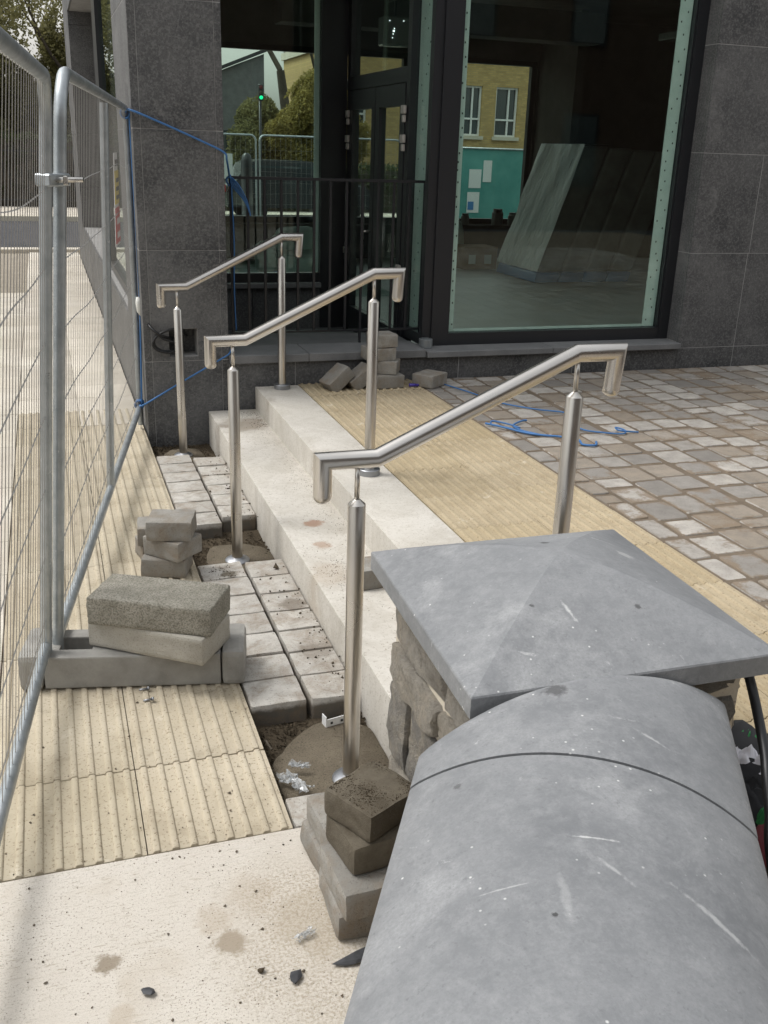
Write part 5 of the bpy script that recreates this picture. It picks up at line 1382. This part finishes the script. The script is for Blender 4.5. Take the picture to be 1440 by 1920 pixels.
def tree(name, loc, h, leafmat, label, seed, leaves=26, leafsize=0.11, clump=0.55, spread=0.75, depth=4, group="street trees", trunk_r=0.2, droop=0.0):
    rnd = random.Random(seed); t = thing(name, loc, label, "tree", group)
    bm = bmesh.new(); tips = []
    limb(bm, Vector((0, 0, -0.15)), Vector((0, 0, 1)), trunk_r, h * 0.34, depth, rnd, tips, spread)
    me = bpy.data.meshes.new("trunk"); bm.to_mesh(me); bm.free(); me.materials.append(M['bark']); place("trunk", me, loc, t)
    if leafmat:
        V = []; F = []
        for p, d in tips:
            c0 = rnd.random()
            for k in range(leaves):
                g = Vector((rnd.gauss(0, clump), rnd.gauss(0, clump), rnd.gauss(0, clump * 0.6) - droop * rnd.random() ** 1.5))
                c = p + g; a = Vector((rnd.uniform(-1, 1), rnd.uniform(-1, 1), rnd.uniform(-1, 1) - droop)).normalized(); b = a.cross(Vector((rnd.uniform(-1, 1), rnd.uniform(-1, 1), rnd.uniform(-1, 1)))).normalized()
                s = leafsize * rnd.uniform(0.6, 1.3); n0 = len(V)
                V += [c - a * s, c + b * s * 0.45, c + a * s, c - b * s * 0.45]; F.append((n0, n0 + 1, n0 + 2, n0 + 3))
        me = bpy.data.meshes.new("crown"); me.from_pydata([tuple(v) for v in V], [], F); me.materials.append(M[leafmat]); place("crown", me, loc, t)
    return t
tree("conifer_tree", (-1.2, 36, 0.0), 9, "leaf_dark", "dark evergreen tree seen over the top of the nearest fence panel", 3, 330, 0.075, 0.75, 0.85, trunk_r=0.16)
tree("olive_tree", (1.6, 34, 0.0), 10, "leaf_olive", "olive green tree beside the far pier of the granite building", 4, 260, 0.07, 0.7, 0.85, trunk_r=0.17)
tree("olive_tree", (-4.6, 33, 0.0), 10, "leaf_olive", "olive green tree left of the dark evergreen across the road", 5, 260, 0.07, 0.7, 0.85, trunk_r=0.18)
tree("olive_tree", (-0.1, 44, 0.0), 14, "leaf_olive", "taller olive tree standing behind the dark evergreen", 8, 200, 0.10, 0.8, 0.85, trunk_r=0.22)
tree("conifer_tree", (-9.5, 36, 0.0), 12, "leaf_dark", "dark evergreen tree farthest left across the road", 6, 120, 0.10, 0.7, 0.8, trunk_r=0.2)
tree("bare_tree", (8.6, 36, 0.0), 13, None, "bare branched tree behind the willow", 12, depth=6, trunk_r=0.26, spread=0.8)
def bush(name, loc, rx, ry, h, mat, lab, seed, n=52000, s0=0.05, cat="shrub", group="tall shrubs across the road"):
    rnd = random.Random(seed); t = thing(name, loc, lab, cat, group); V = []; F = []
    while len(F) < n:
        p = Vector((rnd.uniform(-1, 1), rnd.uniform(-1, 1), rnd.uniform(0, 1)))
        rr = math.sqrt(p.x ** 2 + p.y ** 2); lim = (1 - max(p.z - 0.45, 0) ** 2 * 3.0) * (0.80 + 0.45 * mnoise.noise(Vector((p.x * 2.2, p.y * 2.2, p.z * 4 + seed))))
        if rr > lim or mnoise.noise(Vector((p.x * 3.1 + seed, p.y * 3.1, p.z * 5))) < -0.22: continue
        c = Vector((p.x * rx, p.y * ry, p.z * h)); a = Vector((rnd.uniform(-1, 1), rnd.uniform(-1, 1), rnd.uniform(-1, 1))).normalized(); b = a.cross(Vector((rnd.uniform(-1, 1), rnd.uniform(-1, 1), rnd.uniform(-1, 1)))).normalized()
        s = s0 * rnd.uniform(0.6, 1.3); n0 = len(V); V += [c - a * s, c + b * s * 0.5, c + a * s, c - b * s * 0.5]; F.append((n0, n0 + 1, n0 + 2, n0 + 3))
    me = bpy.data.meshes.new("foliage"); me.from_pydata([tuple(v) for v in V], [], F); me.materials.append(M[mat]); place("foliage", me, loc, t)
    bm = bmesh.new(); q = MB(); q.bm.free(); q.bm = bm
    for k in range(4): q.tube([(0.1 * k - 0.15, 0, -0.1), (rnd.uniform(-.5, .5) * rx, rnd.uniform(-.5, .5) * ry, h * 0.7)], [0.07, 0.02], 5)
    me = bpy.data.meshes.new("stems"); bm.to_mesh(me); bm.free(); me.materials.append(M['bark']); place("stems", me, loc, t)
bush("evergreen_shrub", (-2.3, 33, 0), 1.5, 1.3, 4.6, "leaf_dark", "tall dark evergreen shrub behind the railings at the left edge", 1)
bush("evergreen_shrub", (0.9, 34.5, 0), 1.3, 1.3, 5.6, "leaf_olive", "tall olive shrub behind the railings beside the granite pier", 2)
bush("evergreen_shrub", (-0.7, 38, 0), 1.4, 1.5, 5.2, "leaf_olive", "olive shrub behind the two nearest shrubs across the road", 3)
bush("evergreen_shrub", (3.2, 34, 0), 1.6, 1.5, 4.5, "leaf_dark", "dark evergreen shrub hidden mostly by the granite pier", 4)
bush("willow_shrub", (8.0, 30.5, 0), 1.9, 1.0, 4.0, "leaf_willow", "dense golden brown shrub seen through the porch window", 5, 60000, 0.05, group="shrubs behind the building")
bush("willow_shrub", (6.5, 31.5, 0), 1.5, 1.0, 3.3, "leaf_olive", "olive shrub left of the golden brown one, seen through the porch window", 6, 50000, 0.05, group="shrubs behind the building")
# hedge and iron fence across the road
def hedge(x0, x1, y0, y1, z1, lab, seed):
    rnd = random.Random(seed); V = []; F = []
    n = int((x1 - x0) * 1000)
    for k in range(n):
        c = Vector((rnd.uniform(x0, x1), rnd.uniform(y0, y1), 0.05 + (z1 - 0.05) * rnd.random() ** 0.7 + 0.12 * mnoise.noise(Vector((rnd.random() * 3, 0, 0)))))
        a = Vector((rnd.uniform(-1, 1), rnd.uniform(-1, 1), rnd.uniform(-1, 1))).normalized(); b = a.cross(Vector((rnd.uniform(-1, 1), 0.3, rnd.uniform(-1, 1)))).normalized()
        s = rnd.uniform(0.04, 0.09); n0 = len(V); V += [c - a * s, c + b * s * 0.6, c + a * s, c - b * s * 0.6]; F.append((n0, n0 + 1, n0 + 2, n0 + 3))
    me = bpy.data.meshes.new("hedge"); me.from_pydata([tuple(v) for v in V], [], F); me.materials.append(M['leaf_hedge'])
    t = thing("hedge", ((x0 + x1) / 2, (y0 + y1) / 2, 0), lab, "hedge"); o = place("foliage", me, (0, 0, 0), t); o["kind"] = "stuff"
    MB().box(x0 + 0.1, x1 - 0.1, y0 + 0.2, y1 - 0.2, 0, z1 - 0.15).build("stems", "bark", t)
hedge(-12, 4.2, 29.7, 30.6, 1.9, "dark hedge behind the iron railings across the road", 1)
hedge(4.6, 12, 28.6, 29.4, 1.35, "low dark hedge behind the mesh fence seen through the porch window", 2)
IR = thing("iron_railings", (-4, 29.4, 0), "dark iron railings in front of the hedge across the road", "railings")
m = MB(); m.box(-12, 4.2, 29.38, 29.42, 1.45, 1.49); m.box(-12, 4.2, 29.38, 29.42, 0.2, 0.24); m.build("rails", "black", IR)
m = MB()
for i in range(108): m.box(-12 + i * 0.15 - 0.012, -12 + i * 0.15 + 0.012, 29.388, 29.412, 0.04, 1.62)
o = m.build("bars", "black", IR); o["kind"] = "stuff"
# mesh fence at the back
for x0, x1, lab in ((1.35, 4.83, "far mesh fence panel, left one seen through the porch window"), (4.92, 8.4, "far mesh fence panel, right one seen through the porch window")):
    fence_panel((x0, 24, 0.0), (x1, 24, 0.0), (x0, 24, 2.02), (x1, 24, 2.02), lab, seed=4, wires=True, group="mesh fence panels behind the building", seg=8, step=0.12, wr=0.002, rt=0.022)
HO = thing("teal_hoarding", (11.5, 24.2, 0), "teal mesh covered hoarding with paper notices behind the building", "hoarding")
m = MB(); m.box(9.0, 16.0, 24.18, 24.22, 0.02, 1.88); m.build("sheet", "hoarding", HO)
m = MB(); m.tube([(8.95, 24.15, 1.9), (16.05, 24.15, 1.9)], 0.022, 8); m.build("top_rail", "galv", HO)
for x in (9.0, 12.5, 16.0):
    m = MB(); m.tube([(x, 24.14, 0), (x, 24.14, 1.9)], 0.022, 8); m.build("post", "galv", HO)
for x0, x1, z0, z1, mt_ in ((10.32, 10.65, 0.95, 1.40, "paper"), (10.70, 10.93, 1.10, 1.62, "paper"), (10.30, 10.63, 0.35, 0.85, "paper"), (10.32, 10.48, 0.42, 0.62, "bluepl")):
    m = MB(); m.box(x0, x1, 24.165 if mt_ == "paper" else 24.155, 24.178 if mt_ == "paper" else 24.164, z0, z1); m.build("notice", mt_, HO)
# yellow brick building
YB = thing("yellow_brick_building", (20, 42, 0), "yellow brick building with white windows seen through the big shop window", "building")
def m_brickwall():
    k = NB("yellow_brickwork"); br = k.n("ShaderNodeTexBrick"); sep = k.n("ShaderNodeSeparateXYZ"); cmb = k.n("ShaderNodeCombineXYZ")
    k.L(k.pos, sep.inputs[0]); k.L(sep.outputs[0], cmb.inputs[0]); k.L(sep.outputs[2], cmb.inputs[1]); k.L(cmb.outputs[0], br.inputs["Vector"])
    br.inputs["Color1"].default_value = (0.56, 0.39, 0.15, 1); br.inputs["Color2"].default_value = (0.40, 0.265, 0.10, 1); br.inputs["Mortar"].default_value = (0.36, 0.29, 0.16, 1)
    br.inputs["Scale"].default_value = 1.0; br.inputs["Brick Width"].default_value = 0.225; br.inputs["Row Height"].default_value = 0.075; br.inputs["Mortar Size"].default_value = 0.008
    c = k.mix(k.ramp(k.noise(3, 4), [(0.4, 0.0), (0.7, 0.5)]), br.outputs[0], (0.32, 0.23, 0.10))
    return k.done(c, 0.9)
M['brickwall'] = m_brickwall()
wins = [12.0, 14.5, 16.95, 18.58, 20.2, 22.0]
m = MB(); zb, zt = 2.45, 4.35; x = 11.0
for wx in wins + [None]:
    x1 = (wx - 0.5) if wx else 27.0
    m.box(x, x1, 40.0, 48, -0.2, 5.45)
    if wx: m.box(wx - 0.5, wx + 0.5, 40.0, 48, -0.2, zb); m.box(wx - 0.5, wx + 0.5, 40.0, 48, zt, 5.45); m.box(wx - 0.5, wx + 0.5, 40.3, 48, zb, zt); x = wx + 0.5
m.build("wall", "brickwall", YB)
MB().box(10.9, 27.1, 39.85, 48.1, 5.45, 5.75).build("cornice", "stone_band", YB)
MB().box(11.0, 27.0, 40.2, 48, 5.75, 5.95).build("roof", "slate", YB)
for wx in wins:
    m = MB(); m.box(wx - 0.5, wx - 0.43, 40.1, 40.18, zb, zt); m.box(wx + 0.43, wx + 0.5, 40.1, 40.18, zb, zt); m.box(wx - 0.429, wx + 0.429, 40.1, 40.18, zb, zb + 0.07); m.box(wx - 0.429, wx + 0.429, 40.1, 40.18, zt - 0.07, zt)
    m.box(wx - 0.035 + 0.12, wx + 0.035 + 0.12, 40.105, 40.175, zb + 0.071, zt - 0.071); m.box(wx - 0.429, wx + 0.429, 40.09, 40.185, zb + 0.62, zb + 0.69)
    w = m.build("window", "upvc", YB); MB().box(wx - 0.429, wx + 0.429, 40.2, 40.21, zb, zt).build("pane", "dimglass", w)
    MB().box(wx - 0.6, wx + 0.6, 39.88, 40.08, zb - 0.14, zb - 0.002).build("sill", "stone_band", w)
# pale rendered house, bollard, notices, traffic light, car behind the building
PH = thing("pale_house", (6.6, 40, 0), "pale rendered house gable seen through the porch window", "house")
m = MB(); v = [m.bm.verts.new(p) for p in ((5.6, 39.5, 0), (8.3, 39.5, 0), (8.3, 39.5, 5.0), (5.6, 39.5, 3.9), (5.6, 45, 0), (8.3, 45, 0), (8.3, 45, 5.0), (5.6, 45, 3.9))]
for q in ((0, 1, 2, 3), (7, 6, 5, 4), (0, 4, 5, 1), (1, 5, 6, 2), (2, 6, 7, 3), (3, 7, 4, 0)): m.bm.faces.new([v[i] for i in q])
m.build("wall", "ledge", PH)
m = MB(); v = [m.bm.verts.new(p) for p in ((5.4, 39.3, 3.87), (8.5, 39.3, 5.12), (8.5, 45.2, 5.12), (5.4, 45.2, 3.87), (5.4, 39.3, 4.0), (8.5, 39.3, 5.25), (8.5, 45.2, 5.25), (5.4, 45.2, 4.0))]
for q in ((3, 2, 1, 0), (4, 5, 6, 7), (0, 1, 5, 4), (1, 2, 6, 5), (2, 3, 7, 6), (3, 0, 4, 7)): m.bm.faces.new([v[i] for i in q])
m.build("roof", "slate", PH)
m = MB(); m.box(6.2, 6.9, 39.48, 39.52, 1.2, 2.3); m.build("window", "dimglass", PH)
m = MB(); m.lathe((4.45, 23.2, 0.0), [(0.16, 0), (0.16, 0.12), (0.13, 0.16), (0.13, 1.45), (0.10, 1.58), (0.04, 1.63)], 18)
tag(autosmooth(m.build("bollard", "black", origin=(4.45, 23.2, 0.0)), 40), "tall black bollard in front of the far mesh fence", "bollard")
for x, z, l_ in ((4.05, 1.05, "white notice fixed to the far mesh fence left of the bollard"), (6.55, 0.75, "white notice fixed to the right far mesh fence panel")):
    m = MB(); m.box(x - 0.22, x + 0.22, 23.955, 23.965, z, z + 0.55); o = m.build("paper_notice", "paper", origin=(x, 23.96, z)); tag(o, l_, "notice")
TL = thing("traffic_light", (5.60, 27.2, 0), "small traffic light showing green seen through the porch window", "traffic light")
m = MB(); m.tube([(5.60, 27.2, 0), (5.60, 27.2, 3.0)], 0.035, 10); m.build("pole", "black", TL)
m = MB(); m.box(5.535, 5.665, 27.04, 27.14, 2.88, 3.28, 0.02); m.build("head", "black", TL)
for z, mt_ in ((3.20, "clothr"), (3.08, "bark"), (2.96, "green_led")):
    m = MB(); m.lathe((0, 0, 0), [(0.045, 0), (0.045, 0.012), (0.028, 0.02)], 18); bmesh.ops.transform(m.bm, matrix=Matrix.Translation((5.60, 27.038, z)) @ Matrix.Rotation(rad(90), 4, 'X'), verts=m.bm.verts)
    m.build("lens", mt_, TL)
CR = thing("parked_car", (6.4, 26.6, 0), "dark hatchback parked on the road behind the far mesh fence", "car")
prof = [(-1.95, 0.32), (-1.98, 0.62), (-1.90, 0.82), (-1.72, 0.92), (-1.45, 1.36), (-1.1, 1.46), (0.25, 1.45), (0.85, 1.05), (1.7, 0.86), (1.95, 0.62), (1.95, 0.30)]
bm = bmesh.new(); rows = []
for yy, sc in ((-0.82, 0.0), (-0.74, 1.0), (0.74, 1.0), (0.82, 0.0)):
    rows.append([bm.verts.new((6.4 + px, 22.0 + yy, pz if sc else min(pz, 0.88) - 0.01)) for px, pz in prof])
for a, b in zip(rows, rows[1:]):
    for i in range(len(prof) - 1): bm.faces.new((a[i], a[i + 1], b[i + 1], b[i]))
    bm.faces.new((a[-1], a[0], b[0], b[-1]))
bm.faces.new(rows[0]); bm.faces.new(rows[-1][::-1])
q = MB(); q.bm.free(); q.bm = bm; bmesh.ops.translate(bm, verts=bm.verts, vec=(0, 4.6, 0)); autosmooth(q.build("body", "carpaint", CR), 30)
m = MB(); m.box(5.0, 7.0, 25.835, 25.85, 0.95, 1.32); m.build("side_window", "dimglass", CR)
for wx in (5.15, 7.65):
    for wy in (25.80, 27.25):
        m = MB(); m.lathe((0, 0, 0), [(0.30, 0), (0.31, 0.02), (0.31, 0.18), (0.30, 0.2)], 20); bmesh.ops.transform(m.bm, matrix=Matrix.Translation((wx, wy + 0.1, 0.26)) @ Matrix.Rotation(rad(90), 4, 'X'), verts=m.bm.verts)
        m.build("wheel", "tyre", CR)
m = MB(); m.box(4.40, 4.43, 25.9, 26.1, 0.68, 0.85); m.build("tail_lamp", "lens", CR)
# unseen brick terrace added behind the camera to darken the window reflections
TB = thing("unseen_dark_terrace", (8, -13, 0), "unseen dark brown brick terrace added behind the camera to darken the window reflections", "building")
m = MB(); m.box(-8, 34, -20, -13, -0.2, 9.0); m.build("wall", "brick_b", TB); MB().box(-8.2, 34.2, -20.2, -12.8, 9.0, 9.4).build("roof", "slate", TB)
for i in range(12):
    for z in (1.0, 4.6):
        x = -6 + i * 3.3
        w = MB().box(x, x + 1.1, -13.02, -12.96, z, z + 1.9).build("window", "black", TB); MB().box(x + 0.08, x + 1.02, -12.955, -12.945, z + 0.08, z + 1.82).build("pane", "dimglass", w)
tree("street_tree", (-7.5, 6.5, 0.0), 8, "leaf_olive", "leafy tree on the far side of the street, mirrored in the flank window", 21, 120, 0.09, 0.6, 0.8, trunk_r=0.16, group="street trees mirrored in glass")
tree("street_tree", (-9.0, 15, 0.0), 9, "leaf_olive", "second leafy tree up the street, mirrored in the flank window", 22, 120, 0.09, 0.6, 0.8, trunk_r=0.18, group="street trees mirrored in glass")
